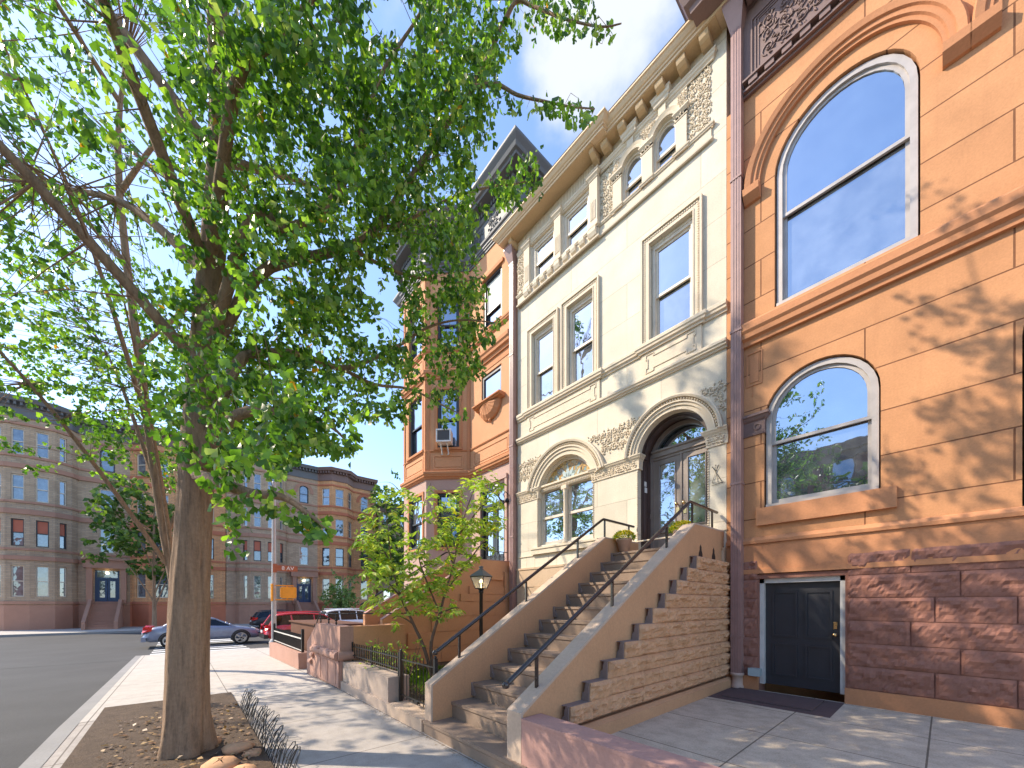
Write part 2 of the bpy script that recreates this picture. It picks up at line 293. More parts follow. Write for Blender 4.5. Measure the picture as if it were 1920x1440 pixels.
# ------------------------------------------------------------ mesh helpers
class F:
    """local frame: a along U, b up, c outwards (U x Z)"""
    def __init__(s, o, u):
        s.o = Vector(o); s.u = Vector(u).normalized(); s.n = Vector((s.u.y, -s.u.x, 0)); s.z = Vector((0, 0, 1))
    def __call__(s, a, b, c): return s.o + s.u*a + s.z*b + s.n*c
FM = F((0, 6.85, 0), (1, 0, 0))
class MB:
    def __init__(s): s.v = []; s.f = []; s.sm = []
    def add(s, vs, fs, smooth=False):
        n = len(s.v); s.v += [tuple(p) for p in vs]; s.f += [tuple(i+n for i in f) for f in fs]; s.sm += [smooth]*len(fs)
    def box(s, f, a0, a1, b0, b1, c0, c1):
        p = [f(a, b, c) for a in (a0, a1) for b in (b0, b1) for c in (c0, c1)]
        s.add(p, [(0, 1, 3, 2), (4, 6, 7, 5), (0, 4, 5, 1), (2, 3, 7, 6), (0, 2, 6, 4), (1, 5, 7, 3)])
    def wbox(s, x0, x1, y0, y1, z0, z1): s.box(F((0, 0, 0), (1, 0, 0)), x0, x1, z0, z1, -y1, -y0)
    def poly(s, f, pts, c0, c1):
        """polygon in (a,b) extruded c0..c1"""
        n = len(pts); vs = [f(a, b, c1) for a, b in pts] + [f(a, b, c0) for a, b in pts]
        fs = [tuple(range(n)), tuple(range(2*n-1, n-1, -1))] + [(i, i+n, (i+1) % n+n, (i+1) % n) for i in range(n)]
        s.add(vs, fs)
    def prism(s, pts, d):
        """3D polygon pushed along vector d"""
        n = len(pts); d = Vector(d); vs = [Vector(p) for p in pts]; vs += [p+d for p in vs]
        s.add(vs, [tuple(range(n)), tuple(range(2*n-1, n-1, -1))] + [(i, i+n, (i+1) % n+n, (i+1) % n) for i in range(n)])
    def wall(s, f, outer, holes, c1, c0):
        """front face with holes at c1; hole and outer sides run back to c0"""
        loops = [outer]+holes; flat = [p for l in loops for p in l]
        tris = geometry.tessellate_polygon([[Vector((a, b, 0)) for a, b in l] for l in loops])
        s.add([f(a, b, c1) for a, b in flat], [tuple(t) for t in tris])
        for l in loops:
            n = len(l); s.add([f(a, b, c1) for a, b in l]+[f(a, b, c0) for a, b in l], [(i, (i+1) % n, (i+1) % n+n, i+n) for i in range(n)])
    def ring(s, f, ca, cb, r0, r1, c0, c1, t0, t1, n=24):
        s.arc(f, ca, cb, [(r0, c0), (r0, c1), (r1, c1), (r1, c0)], t0, t1, n)
    def arc(s, f, ca, cb, prof, t0, t1, n=32, smooth=False):
        """closed profile (r,c) swept round (ca,cb)"""
        m = len(prof); vs = []
        for i in range(n+1):
            t = R(t0+(t1-t0)*i/n); vs += [f(ca+r*math.cos(t), cb+r*math.sin(t), c) for r, c in prof]
        fs = [(i*m+j, i*m+(j+1) % m, (i+1)*m+(j+1) % m, (i+1)*m+j) for i in range(n) for j in range(m)]
        fs += [tuple(range(m)), tuple(range(n*m+m-1, n*m-1, -1))]
        s.add(vs, fs, smooth)
    def sweep(s, path, prof):
        """profile (c,z) along a horizontal polyline, outwards on its right-hand side, mitred; the profile is closed"""
        P = [Vector((p[0], p[1])) for p in path]; n = len(P); m = len(prof); vs = []
        for i in range(n):
            d0 = (P[i]-P[i-1]).normalized() if i else None; d1 = (P[i+1]-P[i]).normalized() if i < n-1 else None
            if d0 is None: d0 = d1
            if d1 is None: d1 = d0
            n0 = Vector((d0.y, -d0.x)); n1 = Vector((d1.y, -d1.x)); q = (n0+n1); q = q/(q.dot(n0)) if q.length > 1e-6 else n0
            vs += [(P[i].x+q.x*c, P[i].y+q.y*c, z) for c, z in prof]
        fs = [(i*m+j, i*m+(j+1) % m, (i+1)*m+(j+1) % m, (i+1)*m+j) for i in range(n-1) for j in range(m)]
        fs += [tuple(range(m)), tuple(range(n*m-1, n*m-m-1, -1))]
        s.add(vs, fs)
    def tube(s, pts, rad, k=8, smooth=True, cap=True):
        pts = [Vector(p) for p in pts]; n = len(pts)
        if not hasattr(rad, '__len__'): rad = [rad]*n
        up = None; vs = []
        for i in range(n):
            d = (pts[min(i+1, n-1)]-pts[max(i-1, 0)]).normalized()
            if up is None: up = d.orthogonal().normalized()
            up = (up-d*up.dot(d)); up = up.normalized() if up.length > 1e-6 else d.orthogonal().normalized()
            w = d.cross(up); r = rad[i]
            vs += [pts[i]+(up*math.cos(2*PI*j/k)+w*math.sin(2*PI*j/k))*r for j in range(k)]
        fs = [(i*k+j, i*k+(j+1) % k, (i+1)*k+(j+1) % k, (i+1)*k+j) for i in range(n-1) for j in range(k)]
        s.add(vs, fs, smooth)
        if cap: s.add(vs[:k], [tuple(range(k-1, -1, -1))]); s.add(vs[-k:], [tuple(range(k))])
    def bark_tube(s, pts, rad, k=44, seed=0):
        """trunk with vertical furrows and a lumpy outline"""
        from mathutils import noise as mn
        pts = [Vector(p) for p in pts]; n = len(pts); vs = []
        for i in range(n):
            for j in range(k):
                an = 2*PI*j/k; p = Vector((math.cos(an)*2.2, math.sin(an)*2.2, pts[i].z*0.7+seed)); q = Vector((math.cos(an)*9, math.sin(an)*9, pts[i].z*1.5+seed))
                r = rad[i]*(1+0.10*mn.noise(p)-0.10*abs(mn.noise(q))+0.03*mn.noise(q*2))
                if pts[i].z < 0.5: r *= 1+0.5*max(0, (0.5-pts[i].z))**1.5*(1.2+math.sin(an*5+1))
                vs.append(pts[i]+Vector((math.cos(an)*r, math.sin(an)*r, 0)))
        s.add(vs, [(i*k+j, i*k+(j+1) % k, (i+1)*k+(j+1) % k, (i+1)*k+j) for i in range(n-1) for j in range(k)], True)
    def lathe(s, o, prof, k=16, smooth=True):
        """(r,z) profile round a vertical axis at o"""
        m = len(prof); vs = [(o[0]+r*math.cos(2*PI*j/k), o[1]+r*math.sin(2*PI*j/k), o[2]+z) for j in range(k) for r, z in prof]
        s.add(vs, [(j*m+i, ((j+1) % k)*m+i, ((j+1) % k)*m+i+1, j*m+i+1) for j in range(k) for i in range(m-1)], smooth)
        for e in (0, m-1):
            if prof[e][0] > 1e-4: s.add([vs[j*m+e] for j in range(k)], [tuple(range(k))])
    def blob(s, p, r, sx=1, sy=1, sz=1, k=6):
        self = s; rows = 4; vs = [(p[0], p[1], p[2]-r*sz)]
        for i in range(1, rows):
            t = -PI/2+PI*i/rows
            vs += [(p[0]+r*sx*math.cos(t)*math.cos(2*PI*j/k), p[1]+r*sy*math.cos(t)*math.sin(2*PI*j/k), p[2]+r*sz*math.sin(t)) for j in range(k)]
        vs.append((p[0], p[1], p[2]+r*sz)); L = len(vs)-1
        fs = [(0, 1+(j+1) % k, 1+j) for j in range(k)]
        fs += [(1+i*k+j, 1+i*k+(j+1) % k, 1+(i+1)*k+(j+1) % k, 1+(i+1)*k+j) for i in range(rows-2) for j in range(k)]
        fs += [(1+(rows-2)*k+j, 1+(rows-2)*k+(j+1) % k, L) for j in range(k)]
        s.add(vs, fs, True)
    def build(s, name, mat, parent=None, **tags):
        me = bpy.data.meshes.new(name); org = Vector((0, 0, 0)); q = parent
        while q is not None: org += q.location; q = q.parent
        me.from_pydata([(x-org.x, y-org.y, z-org.z) for x, y, z in s.v], [], s.f)
        me.polygons.foreach_set('use_smooth', s.sm); me.materials.append(M[mat] if isinstance(mat, str) else mat)
        me.validate(); me.update()
        o = bpy.data.objects.new(name, me); COL.objects.link(o)
        if parent is not None: o.parent = parent
        for k, v in tags.items(): o[k] = v
        return o
def fixnormals(o):
    import bmesh
    b = bmesh.new(); b.from_mesh(o.data); bmesh.ops.recalc_face_normals(b, faces=b.faces); b.to_mesh(o.data); b.free()
    return o
def thing(name, loc, label, cat, group=None):
    o = bpy.data.objects.new(name, None); COL.objects.link(o); o.location = loc; o.empty_display_size = 0.2
    o['label'] = label; o['category'] = cat
    if group: o['group'] = group
    return o
def tag(o, label, cat, group=None):
    o['label'] = label; o['category'] = cat
    if group: o['group'] = group
    return o
def struct(o): o['kind'] = 'structure'; return o
def copy_tree(o, parent=None):
    c = o.copy(); COL.objects.link(c); c.parent = parent
    for ch in list(o.children): copy_tree(ch, c)
    return c
def archpts(a0, a1, b0, cb, n=20):
    """opening outline with a round head: centre height cb"""
    ca = (a0+a1)/2; r = (a1-a0)/2
    return [(a0, b0), (a1, b0)] + [(ca+r*math.cos(PI*i/n), cb+r*math.sin(PI*i/n)) for i in range(n+1)]
def rect(a0, a1, b0, b1): return [(a0, b0), (a1, b0), (a1, b1), (a0, b1)]
def sash_window(parent, f, a0, a1, b0, b1, c, mid=None, fm='sash', gm='glass', fw=0.055, arch=False, sw=0.045, gm2=None, name='window'):
    """double-hung window: frame (part) with two sashes and two panes; arch: b1 is the springing height"""
    mid = mid or (b0+(b1+((a1-a0)/2 if arch else 0)))/2
    w = MB(); ca = (a0+a1)/2
    if arch:
        r = (a1-a0)/2
        w.box(f, a0, a0+fw, b0, b1, c-0.09, c+0.03); w.box(f, a1-fw, a1, b0, b1, c-0.09, c+0.03); w.ring(f, ca, b1, r-fw, r, c-0.09, c+0.03, 0, 180, 16)
    else:
        w.box(f, a0, a0+fw, b0, b1, c-0.09, c+0.03); w.box(f, a1-fw, a1, b0, b1, c-0.09, c+0.03); w.box(f, a0+fw, a1-fw, b1-fw, b1, c-0.09, c+0.03)
    w.box(f, a0, a1, b0-0.05, b0, c-0.09, c+0.06)
    W_ = w.build(name, fm, parent)
    i0, i1 = a0+fw, a1-fw
    u = MB(); cu = c-0.005
    if arch:
        r = (i1-i0)/2
        u.box(f, i0, i0+sw, mid, b1, cu-0.035, cu); u.box(f, i1-sw, i1, mid, b1, cu-0.035, cu); u.ring(f, ca, b1, r-sw, r, cu-0.035, cu, 0, 180, 16)
        g = [(i0+sw, mid), (i1-sw, mid)]+[(ca+(r-sw)*math.cos(PI*i/12), b1+(r-sw)*math.sin(PI*i/12)) for i in range(13)]
    else:
        u.box(f, i0, i0+sw, mid, b1-fw, cu-0.035, cu); u.box(f, i1-sw, i1, mid, b1-fw, cu-0.035, cu); u.box(f, i0+sw, i1-sw, b1-fw-sw, b1-fw, cu-0.035, cu)
        g = rect(i0+sw, i1-sw, mid, b1-fw-sw)
    u.box(f, i0, i1, mid-0.045, mid, cu-0.035, cu+0.004)
    u.build('sash', fm, W_)
    p = MB(); p.poly(f, g, cu-0.026, cu-0.018); p.build('pane', gm, W_)
    l = MB(); cl = c-0.045
    l.box(f, i0, i0+sw, b0, mid-0.045, cl-0.035, cl); l.box(f, i1-sw, i1, b0, mid-0.045, cl-0.035, cl)
    l.box(f, i0+sw, i1-sw, b0, b0+0.075, cl-0.035, cl); l.build('sash', fm, W_)
    p = MB(); p.poly(f, rect(i0+sw, i1-sw, b0+0.075, mid-0.045), cl-0.026, cl-0.018); p.build('pane', gm2 or gm, W_)
    return W_
def scrolls(mb, f, a0, a1, b0, b1, c, cell, seed, inside=None, rad=0.011):
    """carved relief: spirals with leaves filling the gaps"""
    rnd = random.Random(seed); na = max(1, round((a1-a0)/cell)); nb = max(1, round((b1-b0)/cell))
    for i in range(na):
        for j in range(nb):
            ca = a0+(i+0.5)*(a1-a0)/na; cb = b0+(j+0.5)*(b1-b0)/nb; r0 = 0.46*min((a1-a0)/na, (b1-b0)/nb)
            if inside and not inside(ca, cb): continue
            s = 1 if (i+j) % 2 else -1; ph = rnd.uniform(0, 6.28); pts = []; rr = []
            for k in range(15):
                t = k/14; r = r0*(1-0.86*t); an = ph+s*t*2*PI*1.35
                pts.append(f(ca+r*math.cos(an), cb+r*math.sin(an), c+0.006+0.012*t)); rr.append(rad*(1.0-0.25*t))
            mb.tube(pts, rr, 5)
            p = f(ca, cb, c+0.012); mb.blob(p, rad*1.9)
            for q in range(9):
                an = rnd.uniform(0, 6.28); d = r0*rnd.uniform(0.6, 1.45); ea, eb = ca+d*math.cos(an), cb+d*math.sin(an)
                if not (a0 < ea < a1 and b0 < eb < b1) or (inside and not inside(ea, eb)): continue
                la = an+rnd.uniform(-1, 1); L = cell*0.16
                mb.tube([f(ea, eb, c), f(ea+L*math.cos(la), eb+L*math.sin(la), c+0.016), f(ea+2*L*math.cos(la+0.5), eb+2*L*math.sin(la+0.5), c+0.004)], [rad*0.5, rad*1.3, rad*0.3], 4)
def leafband(mb, f, a0, a1, b0, b1, c, seed, step=0.035):
    rnd = random.Random(seed); a = a0
    while a < a1-step*0.5:
        for b in np.linspace(b0+0.02, b1-0.02, 4):
            mb.blob(f(a+rnd.uniform(-.01, .01), b+rnd.uniform(-.01, .01), c+rnd.uniform(0, .012)), rnd.uniform(.009, .019), k=5)
        a += step
def rockface(mb, f, a0, a1, b0, b1, c, amp, seed, nx=None, nz=7):
    """one quarry-faced block: irregular broken front with chipped ridges, tight joints"""
    from mathutils import noise as mn
    g = 0.006; a0 += g; a1 -= g; b0 += 0.0025; b1 -= 0.0025
    nx = nx or max(6, int((a1-a0)/0.028)); vs = []; o = Vector((seed*3.17, seed*1.31, 0))
    for j in range(nz+1):
        for i in range(nx+1):
            u = i/nx; v = j/nz; da = min(u, 1-u)*(a1-a0); db = min(v, 1-v)*(b1-b0)
            e = min(1, 0.3+min(da, db)/0.018)
            x, y = u*(a1-a0), v*(b1-b0)
            p = Vector((x*4.0, y*7, 0))+o; n1 = mn.noise(p); n2 = abs(mn.noise(p*2.3+Vector((7, 3, 1)))); n3 = mn.noise(p*6)
            rv = 0.55+0.35*mn.noise(Vector((x*4.5, seed, 0)))      # the broken edge wanders along the block
            step = 0.34 if v > rv else 0.0
            h = 0.42+0.5*n1+step-0.8*n2+0.3*n3+0.10*(1-abs(2*v-1))
            vs.append(f(a0+x, b0+y, c+amp*max(0.02, h)*e))
    n = nx+1; mb.add(vs, [(j*n+i, j*n+i+1, (j+1)*n+i+1, (j+1)*n+i) for j in range(nz) for i in range(nx)])
    bd = [(i) for i in range(n)]+[(j*n+nx) for j in range(1, nz+1)]+[(nz*n+i) for i in range(nx-1, -1, -1)]+[(j*n) for j in range(nz-1, 0, -1)]
    edge = [vs[i] for i in bd]; back = [Vector(p)-f.n*0.065 for p in edge]; k = len(edge)
    mb.add(edge+back, [(i, (i+1) % k, (i+1) % k+k, i+k) for i in range(k)])
def fillet_path(mb, f, pts, c, w=0.02, h=0.012):
    n = len(pts)
    for i in range(n):
        (x0, y0), (x1, y1) = pts[i], pts[(i+1) % n]
        mb.box(f, min(x0, x1)-w/2, max(x0, x1)+w/2, min(y0, y1)-w/2, max(y0, y1)+w/2, c, c+h+(0.001 if i % 2 else 0))
def meander(a0, a1, b0, b1, k=0.1):
    return [(a0, b0), (a0+2.2*k, b0), (a0+2.2*k, b0+k*0.8), (a1-2.2*k, b0+k*0.8), (a1-2.2*k, b0), (a1, b0), (a1, b0+k*1.2), (a1-0.5*k, b0+k*1.2), (a1-0.5*k, b1-k*1.2), (a1, b1-k*1.2), (a1, b1),
            (a1-2.2*k, b1), (a1-2.2*k, b1-k*0.8), (a0+2.2*k, b1-k*0.8), (a0+2.2*k, b1), (a0, b1), (a0, b1-k*1.2), (a0+0.5*k, b1-k*1.2), (a0+0.5*k, b0+k*1.2), (a0, b0+k*1.2)]
def gz(x):
    X = [-60, -45, -23, -17.8, -14.5, -7.3, 60]; Z = [-0.45, -0.45, -0.36, -0.20, -0.14, 0, 0]
    return float(np.interp(x, X, Z))
# ------------------------------------------------------------ the limestone house
XL, XR, YF = -7.60, -2.40, 6.85
house = thing('limestone_townhouse', (-5.0, 6.85, 0), 'cream limestone townhouse with carved panels, arched parlour window and brown double front door', 'townhouse', 'row houses along the street')
w = MB()
HW = -0.16
holes = [archpts(-3.70, -3.23, 9.77, 10.39), archpts(-4.38, -3.91, 9.77, 10.39),
         rect(-3.77, -2.94, 6.62, 8.52), archpts(-6.84, -5.11, 2.98, 4.21, 28), archpts(-4.03, -2.69, 2.48, 4.45, 28)]
w.wall(FM, [(XL, 0.1), (XR, 0.1), (XR, 11.2), (XL, 11.2)], holes + [rect(-7.03, -6.28, 6.62, 8.52), rect(-5.85, -5.10, 6.62, 8.52), rect(-7.03, -6.17, 9.81, 10.76), rect(-5.98, -5.14, 9.81, 10.76)], 0, HW)
w.wbox(XL, XR, YF+0.6, 16.5, 0.1, 11.2)      # body of the house behind the front
w.wbox(XL, XL+0.05, YF+0.17, YF+0.59, 0.1, 11.19); w.wbox(XR-0.05, XR, YF+0.17, YF+0.59, 0.1, 11.19)
w.build('wall', 'lime', house)
w = MB(); w.wbox(XL-0.0, XR, YF-0.2, 16.5, 11.37, 11.40); w.build('roof', 'dark', house)
# base: tan stone below the water table
w = MB()
w.box(FM, XL, XR, 2.0, 2.45, 0.002, 0.035); w.box(FM, XL, XR, 0.1, 2.0, 0.002, 0.02); w.box(FM, XL, XR, 2.45, 2.50, 0.002, 0.05)
w.box(FM, -2.52, -2.40, 0.1, 2.44, 0.03, 0.10)
for z in (0.55, 1.0, 1.45, 1.9): w.box(FM, -2.53, -2.395, z, z+0.012, 0.031, 0.094)
w.build('base', 'basetan', house)
w = MB(); w.box(FM, -6.85, -6.75, 0.9, 1.85, 0.02, 0.06); w.box(FM, -5.6, -5.5, 0.9, 1.85, 0.02, 0.06); w.box(FM, -6.9, -5.45, 1.85, 1.99, 0.02, 0.075)
bw = w.build('basement_window', 'basetan', house); w = MB(); w.box(FM, -6.75, -5.6, 0.9, 1.85, 0.021, 0.027); w.build('pane', 'glass', bw)
# mouldings
w = MB()
def course(mb, path, z0, z1, p, extra=None):
    h = z1-z0; mb.sweep(path, [(0, z0), (p*0.35, z0), (p*0.4, z0+h*0.22), (p*0.75, z0+h*0.3), (p*0.8, z0+h*0.5), (p, z0+h*0.62), (p, z0+h*0.92), (p*0.9, z1), (0, z1)])
Y = YF-0.001
course(w, [(XL+0.02, Y), (XR+0.02, Y)], 5.83, 5.965, 0.09)
w.build('string_course', 'limetrim', house)
w = MB(); course(w, [(XL+0.02, Y), (-7.22, Y), (-7.22, Y-0.035), (-4.90, Y-0.035), (-4.90, Y), (-3.95, Y), (-3.95, Y-0.035), (-2.77, Y-0.035), (-2.77, Y), (XR+0.02, Y)], 6.43, 6.60, 0.085)
w.build('string_course', 'limetrim', house)
for a0, a1 in ((-7.2, -4.92), (-3.93, -2.79)):
    w = MB(); w.box(FM, a0, a1, 5.966, 6.429, 0.001, 0.034); fillet_path(w, FM, meander(a0+0.1, a1-0.1, 6.035, 6.375, 0.07), 0.035, 0.014, 0.012)
    w.build('spandrel_panel', 'limetrim', house)
w = MB(); w.sweep([(XL+0.01, Y), (XR+0.01, Y)], [(0, 2.785), (0.02, 2.79), (0.02, 2.81), (0, 2.815)])
w.sweep([(XL+0.01, Y), (-6.99, Y)], [(0, 2.80), (0.015, 2.80), (0.015, 2.81), (0, 2.81)])
w.box(FM, -7.0, -4.96, 2.817, 2.975, 0.001, 0.075); w.box(FM, -7.02, -4.94, 2.94, 2.985, 0.002, 0.095)
for a in (-7.25, -6.95, -6.2, -4.7): w.box(FM, a, a+0.008, 2.50, 2.785, 0.0, 0.003)
w.build('sill_course', 'limetrim', house)
# attic band and ledge
w = MB()
w.sweep([(-7.51, Y), (-7.51, Y-0.08), (-4.92, Y-0.08), (-4.92, Y-0.03), (-2.63, Y-0.03), (-2.63, Y)], [(0, 9.47), (0.025, 9.48), (0.03, 9.51), (0.0, 9.53)])
w.box(FM, -7.51, -4.92, 9.53, 9.72, 0.001, 0.08); w.box(FM, -4.919, -2.63, 9.53, 9.72, 0.001, 0.03)
led = [(-7.51, Y), (-7.51, Y-0.085), (-4.92, Y-0.085), (-4.92, Y-0.035)]
for a in (-4.58, -4.37, -3.92, -3.69, -3.24, -3.03):
    d = 0.05 if len(led) % 4 == 0 else 0.05
led += [(-4.60, Y-0.035), (-4.60, Y-0.06), (-4.36, Y-0.06), (-4.36, Y-0.035), (-3.92, Y-0.035), (-3.92, Y-0.06), (-3.69, Y-0.06), (-3.69, Y-0.035), (-3.25, Y-0.035), (-3.25, Y-0.06), (-3.02, Y-0.06), (-3.02, Y-0.035), (-2.61, Y-0.035), (-2.61, Y)]
w.sweep(led, [(0, 9.70), (0.015, 9.702), (0.018, 9.72), (0.032, 9.73), (0.036, 9.755), (0, 9.765)])
w.build('attic_ledge', 'limetrim', house)
for i in range(9):
    a = -7.12+i*0.245; w = MB()
    w.prism([FM(a, 9.70, 0.08), FM(a, 9.70, 0.15), FM(a, 9.64, 0.15), FM(a, 9.58, 0.125), FM(a, 9.555, 0.08)], (0.135, 0, 0)); w.build('dentil_block', 'limetrim', house)
# attic: raised surround, pilasters, entablature
w = MB()
w.wall(FM, rect(-4.571, -3.042, 9.766, 10.925), [archpts(-3.70, -3.23, 9.77, 10.39), archpts(-4.38, -3.91, 9.77, 10.39)], 0.032, 0.001)
w.build('window_surround', 'limetrim', house)
w = MB()
for ca in (-3.465, -4.145):
    w.arc(FM, ca, 10.40, [(0.235, 0.033), (0.235, 0.06), (0.262, 0.07), (0.285, 0.052), (0.30, 0.06), (0.335, 0.078), (0.335, 0.033)], 0, 180, 22)
w.build('arch_moulding', 'limetrim', house)
for a0, a1 in ((-3.235, -3.04), (-3.912, -3.698), (-4.575, -4.375)):
    w = MB(); w.box(FM, a0, a1, 9.81, 10.33, 0.033, 0.052); w.sweep([(a0-0.005, Y-0.033), (a0-0.005, Y-0.052), (a1+0.005, Y-0.052), (a1+0.005, Y-0.033)], [(0, 10.33), (0.012, 10.335), (0.012, 10.35), (0.0, 10.36), (0.0, 10.41), (0.02, 10.43), (0.045, 10.455), (0.045, 10.48), (0, 10.485)])
    for q in (0.28, 0.5, 0.72): w.blob(FM(a0+(a1-a0)*q, 10.385, 0.053), 0.014)
    w.build('pilaster', 'limetrim', house)
for ca in (-3.49, -4.16):
    w = MB(); w.sweep([(ca-0.13, Y-0.03), (ca-0.13, Y-0.10), (ca+0.13, Y-0.10), (ca+0.13, Y-0.03)], [(0, 10.90), (0.015, 10.92), (0.02, 10.96), (0.04, 10.98), (0.045, 11.03), (0.06, 11.05), (0.06, 11.075), (0, 11.08)])
    w.box(FM, ca-0.13, ca+0.13, 10.90, 11.08, 0.031, 0.10); w.box(FM, ca-0.07, ca+0.07, 10.74, 10.90, 0.033, 0.075); w.build('keystone', 'limetrim', house)
w = MB(); w.sweep([(-4.90, Y-0.02), (-2.61, Y-0.02), (-2.61, Y)], [(0, 10.83), (0.02, 10.835), (0.025, 10.86), (0.05, 10.88), (0.055, 10.91), (0.075, 10.93), (0.075, 10.95), (0, 10.96)])
w.box(FM, -4.92, -2.63, 10.955, 11.19, 0.001, 0.02); w.build('attic_architrave', 'limetrim', house)
w = MB()
for a0, a1, b0, b1, s, cc in ((-3.035, -2.64, 9.83, 10.82, 3, 0.002), (-4.90, -4.58, 9.83, 10.82, 4, 0.002), (-7.50, -7.25, 9.83, 10.85, 5, 0.082)):
    scrolls(w, FM, a0, a1, b0, b1, cc, 0.14, s, rad=0.0095)
scrolls(w, FM, -3.96, -3.66, 10.62, 10.82, 0.033, 0.1, 7, rad=0.006)
scrolls(w, FM, -3.20, -3.05, 10.52, 10.8, 0.033, 0.1, 8, rad=0.006); scrolls(w, FM, -4.56, -4.42, 10.52, 10.8, 0.033, 0.1, 9, rad=0.006)
w.build('carved_panel', 'limetrim', house)
# attic left bay: pilasters, reeded frieze
w = MB(); w.wall(FM, rect(-7.51, -4.921, 9.72, 11.19), [rect(-7.03, -6.17, 9.812, 10.76), rect(-5.98, -5.14, 9.812, 10.76)], 0.08, 0.001)
w.build('attic_bay_wall', 'limetrim', house)
for a0, a1 in ((-7.24, -7.04), (-6.175, -5.975), (-5.135, -4.925)):
    w = MB(); w.box(FM, a0, a1, 9.82, 10.76, 0.081, 0.115)
    for k in range(4): w.box(FM, a0+0.035+k*0.037, a0+0.035+k*0.037+0.02, 9.90, 10.30, 0.115, 0.127)
    w.sweep([(a0-0.002, Y-0.08), (a0-0.002, Y-0.117), (a1+0.002, Y-0.117), (a1+0.002, Y-0.08)], [(0, 10.76), (0.012, 10.77), (0.014, 10.79), (0.03, 10.81), (0.05, 10.83), (0.052, 10.87), (0.065, 10.88), (0.065, 10.90), (0, 10.905)])
    w.sweep([(a0-0.002, Y-0.08), (a0-0.002, Y-0.117), (a1+0.002, Y-0.117), (a1+0.002, Y-0.08)], [(0, 9.725), (0.02, 9.73), (0.02, 9.79), (0.008, 9.82), (0, 9.822)])
    w.prism([FM(a0+0.02, 9.70, 0.08), FM(a0+0.02, 9.70, 0.155), FM(a0+0.02, 9.62, 0.155), FM(a0+0.02, 9.54, 0.12), FM(a0+0.02, 9.52, 0.08)], (a1-a0-0.04, 0, 0))
    w.build('pilaster', 'limetrim', house)
w = MB(); w.sweep([(-7.51, Y-0.08), (-4.94, Y-0.08)], [(0, 10.78), (0.02, 10.785), (0.022, 10.82), (0.04, 10.84), (0.042, 10.88), (0, 10.89)])
a = -7.22
while a < -4.95: w.box(FM, a, a+0.022, 10.90, 11.17, 0.081, 0.097); a += 0.046
w.build('reeded_frieze', 'limetrim', house)
# main cornice
cp = [(0.0, 11.18), (0.30, 11.18), (0.30, 11.225), (0.325, 11.23), (0.33, 11.26), (0.355, 11.27), (0.38, 11.30), (0.40, 11.335), (0.425, 11.345), (0.425, 11.375), (0.0, 11.385)]
w = MB(); w.sweep([(-4.85, Y), (-2.46, Y), (-2.46, Y+0.3)], cp); cor = w.build('cornice', 'cornice', house)
w = MB(); w.sweep([(-7.60, Y-0.0), (-7.60, Y-0.13), (-4.851, Y-0.13), (-4.851, Y)], [(c, z+0.01) for c, z in cp]); w.box(FM, -7.6, -4.86, 11.192, 11.38, 0.0, 0.13)
w.build('cornice_face', 'cornice', cor)
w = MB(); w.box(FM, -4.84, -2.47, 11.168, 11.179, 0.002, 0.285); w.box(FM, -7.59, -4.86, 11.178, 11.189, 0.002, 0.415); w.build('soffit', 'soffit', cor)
w = MB(); w.wbox(-7.7, -2.36, YF-0.42, YF-0.3, 11.39, 11.41); w.wbox(-8.0, -4.85, YF-0.55, YF-0.43, 11.40, 11.42); w.build('gutter_edge', 'dark', cor)
for a in (-2.67, -3.06, -3.46, -3.86, -4.26, -4.66):
    w = MB(); pr = [FM(a-0.075, 11.167, 0.02), FM(a-0.075, 11.167, 0.26), FM(a-0.075, 11.12, 0.26)]
    pr += [FM(a-0.075, 11.12-0.10*math.sin(t), 0.26-0.22*(1-math.cos(t))) for t in (0.4, 0.8, 1.2, PI/2)]+[FM(a-0.075, 11.02, 0.02)]
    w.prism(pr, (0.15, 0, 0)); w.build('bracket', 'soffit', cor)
for a in (-7.55, -4.93):
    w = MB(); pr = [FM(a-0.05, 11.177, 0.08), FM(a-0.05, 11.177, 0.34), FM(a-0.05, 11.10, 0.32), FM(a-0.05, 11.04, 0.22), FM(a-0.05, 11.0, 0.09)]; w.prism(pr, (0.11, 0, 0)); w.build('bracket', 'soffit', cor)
# window frames on the first floor
def moulded_frame(a0, a1, b0, b1):
    q = MB(); o = 0.165
    for (x0, x1, z0, z1) in ((a0-o, a0, b0, b1+o), (a1, a1+o, b0, b1+o), (a0, a1, b1, b1+o)): q.box(FM, x0, x1, z0, z1, 0.001, 0.03)
    for (x0, x1, z0, z1) in ((a0-o-0.001, a0-o+0.035, b0, b1+o), (a1+o-0.035, a1+o+0.001, b0, b1+o), (a0-o+0.035, a1+o-0.035, b1+o-0.035, b1+o+0.001)): q.box(FM, x0, x1, z0, z1, 0.03, 0.062)
    q.box(FM, a0-0.022, a0, b0, b1, 0.03, 0.042); q.box(FM, a1, a1+0.022, b0, b1, 0.03, 0.042); q.box(FM, a0-0.022, a1+0.022, b1, b1+0.022, 0.03, 0.042)
    m = 0.095; z = b0+0.02
    while z < b1+m-0.03:
        for a in (a0-m, a1+m): q.box(FM, a-0.012, a+0.012, z, z+0.026, 0.03, 0.042)
        z += 0.043
    a = a0-m
    while a < a1+m: q.box(FM, a, a+0.026, b1+m-0.012, b1+m+0.012, 0.03, 0.042); a += 0.043
    return q
